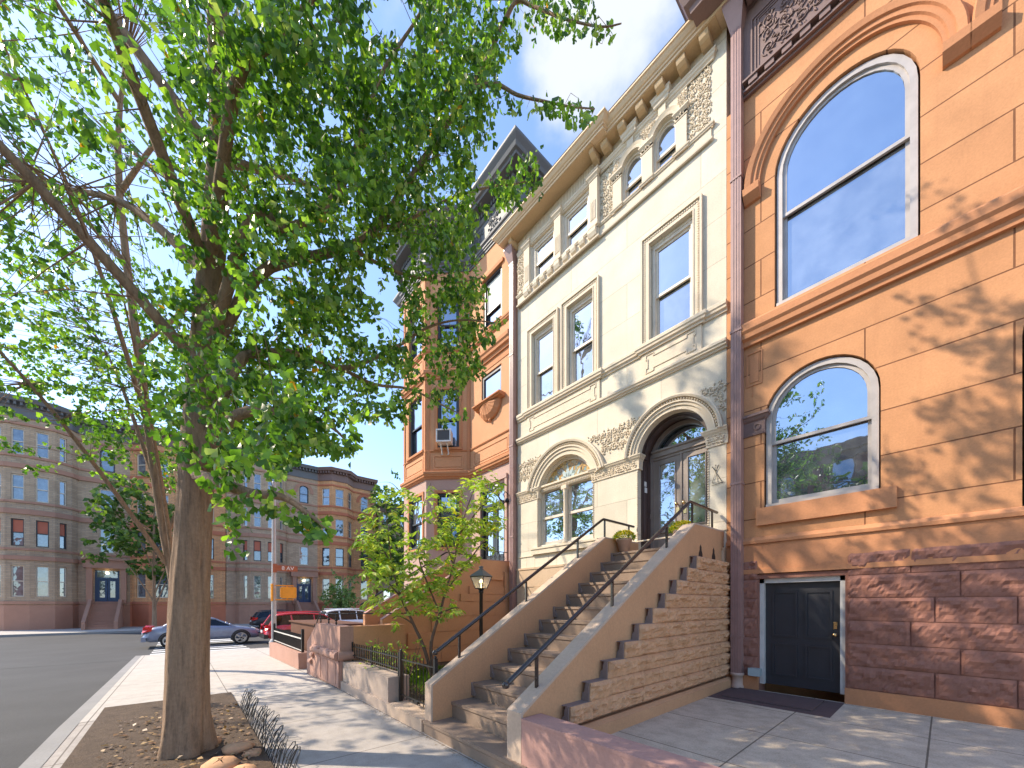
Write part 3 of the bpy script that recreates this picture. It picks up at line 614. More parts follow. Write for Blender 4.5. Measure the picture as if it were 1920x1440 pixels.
for (a0, a1), gm2 in (((-7.03, -6.28), 'glassdim'), ((-5.85, -5.10), 'glassdim'), ((-3.77, -2.94), 'glassdim')):
    W_ = sash_window(house, FM, a0+0.02, a1-0.02, 6.68, 8.46, -0.09, mid=7.52, gm2=gm2)
    moulded_frame(a0, a1, 6.601, 8.52).build('architrave', 'limetrim', W_)
    q = MB(); q.box(FM, a0, a0+0.02, 6.62, 8.5, -0.16, -0.09); q.box(FM, a1-0.02, a1, 6.62, 8.5, -0.16, -0.09); q.box(FM, a0, a1, 8.46, 8.52, -0.16, -0.05); q.build('reveal_board', 'sash', W_)
for a0, a1 in ((-3.70, -3.23), (-4.38, -3.91)): sash_window(house, FM, a0, a1, 9.80, 10.39, -0.055, mid=10.13, fw=0.04, sw=0.035, arch=True)
for a0, a1 in ((-7.03, -6.17), (-5.98, -5.14)):
    W_ = sash_window(house, FM, a0+0.06, a1-0.06, 9.87, 10.70, -0.02, mid=10.27, fw=0.05)
    q = MB()
    for x0, x1, z0, z1 in ((a0, a0+0.06, 9.815, 10.76), (a1-0.06, a1, 9.815, 10.76), (a0+0.06, a1-0.06, 10.70, 10.76)): q.box(FM, x0, x1, z0, z1, -0.12, 0.03); 
    q.box(FM, a0, a0+0.025, 9.815, 10.76, 0.03, 0.06); q.box(FM, a1-0.025, a1, 9.815, 10.76, 0.03, 0.06); q.build('brick_mould', 'sash', W_)
# ground floor arches
def archivolt(ca, cb, r0, r1, t0, name):
    q = MB(); d = r1-r0
    q.arc(FM, ca, cb, [(r0, 0.001), (r0, 0.03), (r0+d*.26, 0.03), (r0+d*.262, 0.055), (r0+d*.46, 0.055), (r0+d*.462, 0.082), (r0+d*.56, 0.082), (r0+d*.58, 0.055), (r0+d*.74, 0.055), (r0+d*.76, 0.105), (r0+d*.88, 0.12), (r0+d*.90, 0.10), (r1, 0.095), (r1, 0.001)], t0, 180-t0, 56)
    rr = r0+d*.66; n = int(rr*PI/0.055)
    for i in range(n):
        t = R(t0+(180-2*t0)*(i+.5)/n); q.blob(FM(ca+rr*math.cos(t), cb+rr*math.sin(t), 0.066), 0.021, k=6)
    q.build(name, 'limetrim', house)
archivolt(-5.975, 4.21, 0.867, 1.225, 13, 'arch_moulding')
archivolt(-3.36, 4.45, 0.672, 0.93, 3, 'arch_moulding')
for a0, a1, e0, e1 in ((XL+0.0, -6.84, 0, 1), (-5.11, -4.03, 1, 1), (-2.69, XR, 1, 1)):
    q = MB(); path = [(a0, Y), (a1+0.02, Y), (a1+0.02, Y+0.13)] if a0 < -7 else ([(a0-0.02, Y+0.13), (a0-0.02, Y), (a1+0.02, Y), (a1+0.02, Y+0.13)] if a1 < -3 else [(a0-0.02, Y+0.13), (a0-0.02, Y), (a1+0.03, Y)])
    q.sweep(path, [(0, 4.235), (0.018, 4.24), (0.018, 4.265), (0.012, 4.275), (0.022, 4.40), (0.045, 4.45), (0.055, 4.455), (0.07, 4.49), (0.08, 4.50), (0.08, 4.525), (0, 4.53)])
    leafband(q, FM, a0, a1, 4.27, 4.44, 0.02, int(abs(a0)*7)); q.build('impost_band', 'limetrim', house)
q = MB()
for a, lo in ((-6.845, 3.0), (-5.105, 3.0), (-4.035, 2.5), (-2.685, 2.5)):
    z = lo
    while z < 4.22: q.blob(FM(a+(0.0 if a in (-6.845,) else 0), z, 0.004), 0.017, k=5); z += 0.042
q.build('jamb_beading', 'limetrim', house)
q = MB()
def outside(cx_, cz_, r): return lambda a, b: math.hypot(a-cx_, b-cz_) > r
fl = lambda a, b: math.hypot(a+5.975, b-4.21) > 1.27 and math.hypot(a+3.36, b-4.45) > 0.97
for a0, a1, b0, b1, s in ((-7.57, -6.7, 4.82, 5.32, 11), (-5.4, -4.0, 4.78, 5.28, 12), (-2.95, -2.42, 4.82, 5.30, 13)):
    scrolls(q, FM, a0, a1, b0, b1, 0.002, 0.15, s, inside=fl, rad=0.011)
q.build('spandrel_carving', 'limetrim', house)
# arched parlour window
fa = -5.975
q = MB(); q.ring(FM, fa, 4.21, 0.80, 0.864, -0.2, -0.12, 0, 180, 28); q.ring(FM, fa, 4.21, 0.835, 0.865, -0.12, -0.09, 0, 180, 28)
for a0, a1 in ((-6.84, -6.775), (-5.175, -5.11)): q.box(FM, a0, a1, 2.985, 4.21, -0.2, -0.12)
q.box(FM, -6.05, -5.90, 3.0, 4.40, -0.19, -0.125)
q.box(FM, -6.84, -5.11, 2.985, 3.05, -0.2, -0.06)
pw = q.build('parlour_window', 'sash', house)
q = MB(); q.box(FM, -6.80, -5.15, 4.40, 4.50, -0.19, -0.05); q.box(FM, -6.83, -5.12, 4.50, 4.545, -0.19, -0.01); q.box(FM, -6.80, -5.15, 4.385, 4.405, -0.18, -0.07)
a = -6.78
while a < -5.18: q.box(FM, a, a+0.024, 4.425, 4.455, -0.05, -0.032); a += 0.046
q.build('transom', 'limetrim', pw)
q = MB(); q.lathe(FM(fa, 3.0, -0.075), [(0.0, 0), (0.07, 0), (0.07, 0.07), (0.05, 0.09), (0.055, 0.12), (0.046, 0.15), (0.05, 0.7), (0.043, 1.18), (0.055, 1.20), (0.05, 1.23), (0.075, 1.30), (0.075, 1.36), (0.055, 1.40), (0.0, 1.40)], 16)
q.box(FM, fa-0.08, fa+0.08, 4.30, 4.38, -0.15, 0.0)
q.build('column', 'limetrim', pw)
for a0, a1 in ((-6.775, -6.05), (-5.90, -5.175)):
    q = MB(); cu = -0.135
    q.box(FM, a0, a0+0.05, 3.05, 4.385, cu-0.04, cu-0.02); q.box(FM, a1-0.04, a1, 3.05, 4.385, cu-0.04, cu); q.box(FM, a0, a1, 3.70, 3.76, cu-0.04, cu+0.012); q.box(FM, a0, a1, 3.05, 3.13, cu-0.04, cu)
    q.build('sash', 'sash', pw)
    q = MB(); q.box(FM, a0+0.05, a1-0.04, 3.13, 3.70, cu-0.035, cu-0.03); q.build('pane', 'glass', pw)
    q = MB(); q.box(FM, a0+0.05, a1-0.04, 3.76, 4.385, cu-0.028, cu-0.022); q.build('pane', 'glassdim', pw)
q = MB(); seg = [(fa+0.80*math.cos(t), 4.21+0.80*math.sin(t)) for t in np.linspace(R(24), R(156), 24)]; q.poly(FM, seg, -0.19, -0.16); q.build('stained_glass_lunette', 'stained', pw)
q = MB()
def petal(cx_, cz_, ang, L, wd):
    pts = []
    for t in np.linspace(0, 1, 9): pts.append((t*L, wd*math.sin(PI*t**0.8)))
    for t in np.linspace(1, 0, 9)[1:-1]: pts.append((t*L, -wd*math.sin(PI*t**0.8)))
    ca_, sa_ = math.cos(ang), math.sin(ang); q.poly(FM, [(cx_+x*ca_-y*sa_, cz_+x*sa_+y*ca_) for x, y in pts], -0.16, -0.153)
petal(fa, 4.56, R(90), 0.36, 0.05); petal(fa-0.02, 4.58, R(122), 0.30, 0.05); petal(fa+0.02, 4.58, R(58), 0.30, 0.05)
petal(fa-0.04, 4.575, R(155), 0.20, 0.045); petal(fa+0.04, 4.575, R(25), 0.20, 0.045); petal(fa+0.28, 4.58, R(60), 0.2, 0.03); petal(fa-0.28, 4.58, R(120), 0.2, 0.03)
q.build('fleur_de_lis', 'lead', pw)
# front door
q = MB()
ar = 0.655
q.arc(FM, -3.36, 4.45, [(ar, -0.50), (ar, -0.13), (ar-0.02, -0.125), (ar+0.014, -0.12), (ar+0.014, -0.50)], 0, 180, 30)
for s, x in ((1, -4.03), (-1, -2.69)):
    x0, x1 = (x, x+0.03) if s > 0 else (x-0.03, x)
    q.box(FM, x0, x1, 2.48, 4.45, -0.50, -0.125)
    xa, xb = (x+0.03, x+0.045) if s > 0 else (x-0.045, x-0.03)
    q.box(FM, xa, xb, 2.6, 4.45, -0.26, -0.15); q.box(FM, xa, xb, 2.6, 3.3, -0.44, -0.30); q.box(FM, xa, xb, 3.4, 4.45, -0.44, -0.30)
q.ring(FM, -3.36, 4.45, 0.60, 0.64, -0.26, -0.15, 0, 180, 30)
fd = q.build('front_door', 'doorpaint', house)
q = MB(); q.ring(FM, -3.36, 4.45, 0.57, 0.641, -0.50, -0.42, 0, 180, 30); q.box(FM, -4.0, -3.93, 2.48, 4.45, -0.50, -0.42); q.box(FM, -2.79, -2.72, 2.48, 4.45, -0.50, -0.42)
q.box(FM, -3.93, -2.79, 4.52, 4.62, -0.50, -0.40); q.box(FM, -3.95, -2.77, 4.62, 4.66, -0.50, -0.37); q.box(FM, -3.93, -2.79, 4.47, 4.52, -0.50, -0.43)
q.build('door_frame', 'doorleaf', fd)
q = MB(); q.poly(FM, [(-3.36+0.58*math.cos(t), 4.45+0.58*math.sin(t)) for t in np.linspace(R(19), R(161), 20)], -0.49, -0.475); q.build('fanlight_pane', 'glass', fd)
for a0, a1, hx in ((-3.93, -3.365, -3.43), (-3.355, -2.79, -3.29)):
    q = MB(); g0, g1 = a0+0.125, a1-0.125
    for x0, x1, z0, z1 in ((a0, g0, 2.5, 4.47), (g1, a1, 2.5, 4.47), (g0, g1, 4.36, 4.47), (g0, g1, 2.5, 3.08)): q.box(FM, x0, x1, z0, z1, -0.49, -0.45)
    for x0, x1, z0, z1 in ((g0-0.02, g0, 3.06, 4.38), (g1, g1+0.02, 3.06, 4.38), (g0, g1, 4.36, 4.38), (g0, g1, 3.06, 3.08), (a0+0.09, a1-0.09, 2.62, 2.64), (a0+0.09, a1-0.09, 2.94, 2.96), (a0+0.09, a0+0.11, 2.64, 2.94), (a1-0.11, a1-0.09, 2.64, 2.94)):
        q.box(FM, x0, x1, z0, z1, -0.45, -0.435)
    q.box(FM, a0+0.02, a1-0.02, 2.98, 3.02, -0.45, -0.40)
    if a0 < -3.5: q.box(FM, a1-0.012, a1+0.02, 2.5, 4.47, -0.45, -0.43)
    q.build('door_leaf', 'doorleaf', fd)
    q = MB(); q.box(FM, g0, g1, 3.08, 4.36, -0.47, -0.463); q.build('pane', 'doorglass', fd)
    q = MB(); c0 = FM(hx, 3.50, -0.45); q.tube([c0, FM(hx, 3.50, -0.40)], 0.012, 8); q.blob(FM(hx, 3.50, -0.385), 0.036, k=10); q.box(FM, hx-0.03, hx+0.03, 3.30, 3.44, -0.449, -0.440); q.build('knob', 'brass', fd)
q = MB(); q.box(FM, -4.03, -2.69, 2.42, 2.50, -0.5, -0.02); q.build('door_sill', 'coping', fd)
# intercom on the left jamb
q = MB(); q.wbox(-3.984, -3.972, 7.02, 7.09, 3.92, 4.02); q.wbox(-3.984, -3.970, 7.03, 7.11, 3.80, 3.90)
tag(q.build('intercom', 'white'), 'small white intercom on the brown left jamb of the arched front door', 'intercom')
q = MB()   # wire bicycle-shaped house ornament
for cx_ in (-2.60, -2.49):
    pass
q.tube([FM(-2.62, 3.62, 0.012), FM(-2.56, 3.80, 0.012), FM(-2.53, 3.62, 0.012), FM(-2.62, 3.62, 0.012)], 0.004, 5)
q.tube([FM(-2.53, 3.62, 0.012), FM(-2.46, 3.60, 0.012), FM(-2.56, 3.79, 0.012)], 0.004, 5)
q.tube([FM(-2.62, 3.58, 0.012), FM(-2.43, 3.60, 0.012)], 0.004, 5)
for an in (60, 90, 125): q.tube([FM(-2.56, 3.80, 0.012), FM(-2.56+0.09*math.cos(R(an)), 3.80+0.11*math.sin(R(an)), 0.018)], 0.004, 5); q.blob(FM(-2.56+0.09*math.cos(R(an)), 3.80+0.11*math.sin(R(an)), 0.018), 0.010)
tag(q.build('wire_wall_ornament', 'iron'), 'thin dark wire ornament on the cream wall right of the front door', 'wall ornament')
def downspout(parent, x, top, bot, z0, hop=True, w_=0.075, y=YF-0.085):
    q = MB(); q.wbox(x-w_, x+w_, y-0.065, y+0.065, bot, top)
    for k in (-0.5, 0, 0.5): q.wbox(x+k*w_-0.008, x+k*w_+0.008, y-0.072, y-0.065, bot, top)
    z = bot+0.6
    while z < top: q.wbox(x-w_-0.008, x+w_+0.008, y-0.078, y+0.075, z, z+0.035); z += 2.45
    o = q.build('downspout', 'pipe', parent)
    if hop:
        q = MB(); a = [(x-w_, y-0.06), (x+w_, y-0.06), (x+w_, y+0.06), (x-w_, y+0.06)]; b = [(x-0.16, y-0.2), (x+0.16, y-0.2), (x+0.16, y+0.08), (x-0.16, y+0.08)]
        vs = [(p[0], p[1], top-0.02) for p in a]+[(p[0], p[1], top+0.36) for p in b]+[(p[0], p[1], top+0.42) for p in b]
        q.add(vs, [(0, 1, 2, 3)]+[(i, (i+1) % 4, (i+1) % 4+4, i+4) for i in range(4)]+[(i+4, (i+1) % 4+4, (i+1) % 4+8, i+8) for i in range(4)]+[(8, 9, 10, 11)]); q.build('hopper', 'pipe', o)
    return o
downspout(house, -7.70, 10.72, 0.3, 0)

# ------------------------------------------------------------ the stoop in front
def stoop_z(i): return 0.155+0.194*(i-1)
def stoop_y(i): return 2.19 if i == 1 else 2.512+0.309*(i-2)
def cheek_profile(yb=6.85, front=2.256): return [(front, 0.0), (front, 0.585), (5.74, 2.735), (yb, 2.755), (yb, 0.0)]
def make_rail(parent, x, yf, yb, zf_off=0.0, front=2.256, posts=(2.75, 3.95, 5.0)):
    """round handrail on square posts, kinked level over the landing"""
    sl = 0.62; z = lambda y: 0.585+sl*(y-front)+0.33
    q = MB(); pts = [(x, yf, z(yf)), (x, 5.70, z(5.70)+0.0), (x, 5.78, z(5.74)+0.02), (x, yb, z(5.74)+0.02)]
    q.tube(pts, 0.024, 12); q.lathe((x, yf, z(yf)-0.03), [(0, 0), (0.022, 0), (0.033, 0.012), (0.036, 0.03), (0.033, 0.048), (0.02, 0.06), (0, 0.062)], 12)
    h = q.build('handrail', 'rail', parent)
    for y in posts:
        q = MB(); zt = z(y) if y < 5.74 else z(5.74)+0.02; zb = 0.585+sl*(y-front) if y < 5.74 else 2.735
        q.wbox(x-0.013, x+0.013, y-0.013, y+0.013, zb-0.02, zt-0.015); q.build('post', 'rail', h)
    return h
stoop = thing('stoop', (-3.3, 2.2, 0), 'tall tan stoop with thirteen brown steps rising to the arched brown door', 'stoop', 'stoops climbing to the front doors')
for i in range(1, 14):
    q = MB(); z = stoop_z(i); y = stoop_y(i); x0, x1 = (-4.13, -2.36) if i == 1 else (-4.013, -2.621); yb = YF+0.08 if i == 13 else stoop_y(i+1)+0.03
    zb = -0.02 if i == 1 else stoop_z(i-1)-0.02
    q.prism([(x0, y+0.0, z), (x0, y-0.0, z-0.035), (x0, y+0.014, z-0.05), (x0, y+0.014, zb), (x0, yb, zb), (x0, yb, z)], (x1-x0, 0, 0))
    q.build('step', 'step', stoop)
for i in range(3, 14):
    # moulded step ends left showing in the plaster of the left cheek
    pass
for x0, x1, nm in ((-4.16, -4.014, 0), (-2.62, -2.44, 1)):
    q = MB(); pr = cheek_profile(); q.prism([(x0, y, z) for y, z in pr], (x1-x0, 0, 0)); ck = q.build('cheek_wall', 'cheek', stoop)
    q = MB(); e = 0.004; t = 0.022
    q.prism([(x0-e, 2.256-t, -0.0), (x0-e, 2.256-t, 0.585+0.01), (x0-e, 5.735, 2.735+t), (x0-e, 6.84, 2.755+t), (x0-e, 6.84, 2.755-0.0), (x0-e, 5.745, 2.735-0.0), (x0-e, 2.27, 0.585), (x0-e, 2.256, 0.57), (x0-e, 2.256, 0.0)], (x1-x0+2*e, 0, 0))
    q.build('coping', 'coping', ck)  # taupe layer over the top and front of the tan cheek
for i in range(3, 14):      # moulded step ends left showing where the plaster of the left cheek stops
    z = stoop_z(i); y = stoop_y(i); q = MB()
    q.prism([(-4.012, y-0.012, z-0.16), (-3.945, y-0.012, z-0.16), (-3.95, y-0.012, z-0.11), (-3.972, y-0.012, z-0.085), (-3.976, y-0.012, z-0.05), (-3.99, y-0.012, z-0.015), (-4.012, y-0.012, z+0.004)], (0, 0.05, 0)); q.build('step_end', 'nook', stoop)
# stepped quarry-faced stone under the right cheek
FS = F((-2.44, 0, 0), (0, 1, 0))     # a = y, c = +x
q = MB(); rnd = random.Random(5)
q.box(FS, 2.70, 6.85, 0.2, 0.33, -0.05, 0.155); rows = 10
q.prism([FS(2.72, 0.33, 0.156), FS(6.85, 0.33, 0.156), FS(6.85, 0.36, 0.10), FS(2.72, 0.36, 0.10)], (-0.02, 0, 0))
q.build('plinth', 'cheek', stoop)
q = MB(); kk = MB()
for r in range(rows):
    zt = 0.575+0.1855*r; zb = zt-0.1855; yf = 2.76+0.31*r
    kk.box(FS, yf+0.05, 6.849, max(zb, 0.33), zt-0.003, -0.02, 0.062)
    q2 = yf+0.012; first = True
    while q2 < 6.84:
        L = 0.36 if first else rnd.uniform(0.55, 1.25); e = min(6.845, q2+L)
        if 6.845-e < 0.3: e = 6.845
        rockface(q, FS, q2, e, zb, zt, 0.078 if not first else 0.092, 0.075 if first else 0.07, r*31+int(q2*7)); q2 = e; first = False
ob = q.build('rock_faced_stone', 'tanrock', stoop)
kk.build('stone_backing', 'redrock', stoop)
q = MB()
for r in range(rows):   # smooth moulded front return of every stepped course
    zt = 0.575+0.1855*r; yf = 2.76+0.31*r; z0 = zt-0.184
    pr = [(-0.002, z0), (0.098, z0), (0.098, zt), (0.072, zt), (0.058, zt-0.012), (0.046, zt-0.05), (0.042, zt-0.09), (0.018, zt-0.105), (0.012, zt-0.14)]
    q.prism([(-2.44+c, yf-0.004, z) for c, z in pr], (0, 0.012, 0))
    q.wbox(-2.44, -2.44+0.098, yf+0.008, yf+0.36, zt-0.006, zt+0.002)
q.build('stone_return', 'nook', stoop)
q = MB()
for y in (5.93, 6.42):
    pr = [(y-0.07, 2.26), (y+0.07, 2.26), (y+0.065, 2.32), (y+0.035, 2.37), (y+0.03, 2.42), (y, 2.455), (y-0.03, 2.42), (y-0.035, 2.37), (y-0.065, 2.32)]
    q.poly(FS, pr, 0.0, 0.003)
q.build('niche_shade', 'dark', stoop)  # flat dark plates; the shade of two arched holes is painted on
make_rail(stoop, -4.087, 2.33, 6.80, posts=(2.68, 3.85, 5.05, 5.82, 6.62))
make_rail(stoop, -2.53, 2.14, 6.80, posts=(2.52, 3.75, 5.05, 5.85, 6.60))
# ------------------------------------------------------------ terracotta house on the left with the canted bay
lh = thing('bay_townhouse', (-10.5, 6.85, 0), 'peach and pink painted townhouse with angled bay, grey cornice and black entrance door', 'townhouse', 'row houses along the street')
FB = F((-10.82, 5.85, 0), (1, 1, 0)); FBF = F((0, 5.85, 0), (1, 0, 0)); FBL = F((-13.4, 6.85, 0), (1, -1, 0)); LB = math.sqrt(2)
low, upp = MB(), MB()
TOPL = 12.05
def house_faces(mb, z0, z1, hr, hc, hf):
    mb.wall(FM, rect(-9.82, -7.62, z0, z1), hr, 0, -0.14); mb.wall(FB, rect(0, LB, z0, z1), hc, 0, -0.14)
    mb.wall(FBF, rect(-12.4, -10.82, z0, z1), hf, 0, -0.14); mb.wall(FBL, rect(0, LB, z0, z1), [], 0, -0.14)
house_faces(low, 0.0, 5.54, [rect(-9.25, -8.10, 2.5, 5.0)], [rect(0.36, 1.06, 3.35, 5.06)], [rect(-12.0, -11.05, 3.35, 5.06)])
wc = [(6.48, 8.33), (9.60, 11.20)]
house_faces(upp, 5.54, TOPL, [rect(-9.23, -8.29, 7.50, 8.40), rect(-9.14, -8.27, 9.66, 11.22)], [rect(0.36, 1.06, z0, z1) for z0, z1 in wc], [rect(-11.98, -11.05, z0, z1) for z0, z1 in wc])
upp.wbox(-13.8, -13.4, 6.85, 16.4, 0, TOPL+1.3); upp.wbox(-13.4, -7.63, 7.3, 16.4, 0.0, TOPL+1.35); upp.wbox(-12.6, -10.6, 6.4, 7.3, 0.0, TOPL)
upp.wbox(-7.66, -7.62, 6.99, 7.35, 5.0, TOPL)
low.build('ground_floor_wall', 'pinkL', lh); upp.build('upper_wall', 'orangeL', lh)
PATH = [(-13.4, 6.85), (-12.4, 5.85), (-10.82, 5.85), (-9.82, 6.85), (-7.80, 6.85)]
for nm, z0, z1, p in (('belt_cornice', 5.50, 5.72, 0.13), ('string_course', 6.35, 6.405, 0.035), ('upper_sill_course', 9.46, 9.62, 0.09)):
    q = MB(); course(q, PATH, z0, z1, p); q.build(nm, 'orangetrim', lh)
q = MB(); course(q, [(-9.72, 6.849), (-7.82, 6.849)], 8.70, 9.05, 0.17); q.wbox(-9.70, -7.84, 6.835, 6.849, 8.5, 8.70); course(q, [(-13.4, 6.849), (-12.4, 5.849), (-10.82, 5.849), (-9.83, 6.839)], 8.66, 8.92, 0.12); q.build('window_hood_cornice', 'orangetrim', lh)
def frame_panel(mb, f, a0, a1, b0, b1, w_=0.05, c=0.02):
    for x0, x1, z0, z1 in ((a0, a1, b0, b0+w_), (a0, a1, b1-w_, b1), (a0, a0+w_, b0+w_, b1-w_), (a1-w_, a1, b0+w_, b1-w_)): mb.box(f, x0, x1, z0, z1, 0.001, c)
    mb.box(f, a0+w_+0.03, a1-w_-0.03, b0+w_+0.03, b1-w_-0.03, 0.001, c*0.7)
for f, a0, a1, b0, b1 in ((FM, -9.62, -7.95, 5.80, 6.26), (FB, 0.22, 1.2, 5.80, 6.26), (FBF, -12.25, -10.98, 5.80, 6.26), (FB, 0.22, 1.2, 9.0, 9.42), (FBF, -12.25, -10.98, 9.0, 9.42)):
    q = MB(); frame_panel(q, f, a0, a1, b0, b1); q.build('spandrel_panel', 'orangeL', lh)
q = MB()
for f, xs in ((FB, (0.02, 1.30)), (FBF, (-12.38, -10.94))):
    for a in xs: q.box(f, a, a+0.10, 5.74, 11.9, 0.001, 0.028)
for f, a0, a1 in ((FB, 0.36, 1.06), (FBF, -11.98, -11.05)):
    for z0, z1 in wc+[(3.35, 5.06)]: q.box(f, a0-0.09, a0, z0, z1+0.09, 0.001, 0.03); q.box(f, a1, a1+0.09, z0, z1+0.09, 0.001, 0.03); q.box(f, a0, a1, z1, z1+0.09, 0.001, 0.03); q.box(f, a0-0.1, a1+0.1, z0-0.07, z0, 0.001, 0.07)
q.box(FM, -9.23, -8.18, 11.22, 11.32, 0.001, 0.05); q.box(FM, -9.30, -8.20, 9.621, 9.66, 0.001, 0.10)
q.build('window_trim', 'orangetrim', lh)
# shell bracket under the small window
q = MB(); course(q, [(-9.40, 6.849), (-8.12, 6.849)], 7.38, 7.50, 0.24); n = 16; vs = []
for i in range(n+1):
    t = PI*i/n; ca_ = -8.76; r = 0.50
    for k, (rr, cc) in enumerate(((1.0, 0.0), (0.97, 0.06), (0.7, 0.15), (0.3, 0.19), (0.0, 0.2))):
        fl_ = 0.012*(i % 2); vs.append(FM(ca_-math.cos(t)*r*rr, 7.38-math.sin(t)*0.44*rr, cc+fl_))
q.add(vs, [(i*5+k, i*5+k+1, (i+1)*5+k+1, (i+1)*5+k) for i in range(n) for k in range(4)]); q.blob(FM(-8.76, 6.93, 0.05), 0.05, k=8)
q.build('shell_bracket', 'orangetrim', lh)
for f, a0, a1 in ((FB, 0.38, 1.04), (FBF, -11.96, -11.07)):
    for (z0, z1), g in ((wc[0], 'glass'), (wc[1], 'blind'), ((3.40, 5.04), 'blind')):
        sash_window(lh, f, a0, a1, z0+0.03, z1, -0.06, fm='darkframe', gm='glass' if g == 'glass' else 'glassdim', gm2='glass', fw=0.05, sw=0.04)
W_ = sash_window(lh, FM, -9.12, -8.29, 9.70, 11.20, -0.06, mid=10.25, fm='darkframe', gm='blind', gm2='glass')
q = MB()
for x0, x1, z0, z1 in ((-9.21, -9.15, 7.52, 8.38), (-8.37, -8.31, 7.52, 8.38), (-9.15, -8.37, 8.31, 8.38), (-9.15, -8.37, 7.52, 7.58)): q.box(FM, x0, x1, z0, z1, -0.12, -0.03)
W_ = q.build('window', 'darkframe', lh); q = MB(); q.box(FM, -9.15, -8.37, 7.58, 8.31, -0.08, -0.07); q.build('pane', 'glass', W_)
# entrance door
q = MB()
for x0, x1, z0, z1 in ((-9.25, -9.17, 2.5, 4.98), (-8.18, -8.10, 2.5, 4.98), (-9.17, -8.18, 4.90, 4.98), (-9.17, -8.18, 4.42, 4.50)): q.box(FM, x0, x1, z0, z1, -0.14, -0.01)
ed = q.build('entrance_door', 'blackdoor', lh)
q = MB(); q.box(FM, -9.34, -9.25, 2.5, 5.08, 0.001, 0.045); q.box(FM, -8.10, -8.01, 2.5, 5.08, 0.001, 0.045); q.box(FM, -9.34, -8.01, 5.08, 5.2, 0.001, 0.06); q.build('door_surround', 'pinkL', ed)
q = MB(); q.box(FM, -9.17, -8.18, 4.50, 4.90, -0.10, -0.09); q.build('transom_pane', 'glass', ed)
for a0, a1 in ((-9.17, -8.68), (-8.67, -8.18)):
    q = MB()
    for x0, x1, z0, z1 in ((a0, a0+0.1, 2.5, 4.42), (a1-0.1, a1, 2.5, 4.42), (a0+0.1, a1-0.1, 2.5, 3.0), (a0+0.1, a1-0.1, 4.3, 4.42)): q.box(FM, x0, x1, z0, z1, -0.13, -0.08)
    q.build('door_leaf', 'blackdoor', ed); q = MB(); q.box(FM, a0+0.1, a1-0.1, 3.0, 4.3, -0.115, -0.11); q.build('pane', 'doorglass', ed)
# grey entablature and the tall cornice above
EP = [(-13.8, 7.2), (-13.8, 6.85), (-13.4, 6.85), (-12.4, 5.85), (-10.82, 5.85), (-9.82, 6.85), (-7.63, 6.85), (-7.63, 16.4)]
q = MB(); z = 12.0
q.sweep(EP, [(0, z), (0.03, z), (0.03, z+0.06), (0.06, z+0.07), (0.06, z+0.12), (0.085, z+0.13), (0.09, z+0.19), (0.13, z+0.22), (0.14, z+0.27), (0.03, z+0.29), (0.03, z+0.92), (0.06, z+0.94), (0.09, z+1.0), (0.09, z+1.04), (0.03, z+1.05), (0.03, z+1.20), (0.34, z+1.22), (0.36, z+1.27), (0.42, z+1.30), (0.46, z+1.38), (0.53, z+1.47), (0.55, z+1.50), (0.55, z+1.56), (0, z+1.58)])
gc = q.build('cornice', 'greymetal', lh)
def along(path, step, fn):
    for i in range(len(path)-1):
        p0, p1 = Vector((*path[i], 0)), Vector((*path[i+1], 0)); L = (p1-p0).length
        if L < 0.4: continue
        f = F(p0, p1-p0); k = int(L/step); s0 = (L-(k-1)*step)/2 if k > 0 else 0
        for j in range(k): fn(f, s0+j*step)
for i in range(2, 6): q = MB(); along(EP[i:i+2], 0.115, lambda f, a: q.box(f, a-0.035, a+0.035, z+1.06, z+1.19, 0.03, 0.12)); q.v and q.build('dentil_row', 'greymetal', gc)
for f, a0, a1 in ((FM, -9.65, -7.75), (FBF, -12.3, -10.95), (FB, 0.1, 1.3)):
    b_ = a0
    while b_ < a1-0.5: q = MB(); scrolls(q, f, b_, b_+0.5, 12.35, 12.85, 0.03, 0.24, int(b_*13) % 97, rad=0.016); b_ += 0.82; q.build('frieze_ornament', 'greymetal', gc)

q = MB(); q.wbox(-13.7, -7.7, 7.4, 16.3, 13.55, 13.6); q.build('roof', 'slate', lh)
# air conditioner in the bay window
q = MB(); a0, a1, b0, b1, c1 = 0.42, 0.86, 6.55, 6.92, 0.36
q.box(FB, a0, a1, b0, b1, 0.0, c1-0.03); q.box(FB, a0-0.012, a1+0.012, b0-0.012, b0+0.03, c1-0.04, c1); q.box(FB, a0-0.012, a1+0.012, b1-0.03, b1+0.012, c1-0.04, c1)
q.box(FB, a0-0.012, a0+0.03, b0+0.03, b1-0.03, c1-0.04, c1); q.box(FB, a1-0.03, a1+0.012, b0+0.03, b1-0.03, c1-0.04, c1)
ac = thing('air_conditioner', FB(0.64, 6.5, 0.1), 'white window air conditioner with grey grille in the bay window', 'air conditioner'); q.build('casing', 'white', ac)
q = MB(); b = b0+0.035
while b < b1-0.035: q.box(FB, a0+0.03, a1-0.03, b, b+0.011, c1-0.028, c1-0.014); b += 0.019
q.box(FB, a0+0.03, a1-0.03, b0+0.03, b1-0.03, c1-0.035, c1-0.028); q.build('grille', 'greymetal', ac)
q = MB()
for a in (0.54, 0.74): q.tube([FB(a, 6.53, 0.30), FB(a, 6.25, 0.05), FB(a, 6.22, 0.16)], 0.022, 6)
q.build('support_bracket', 'offwhite', ac)
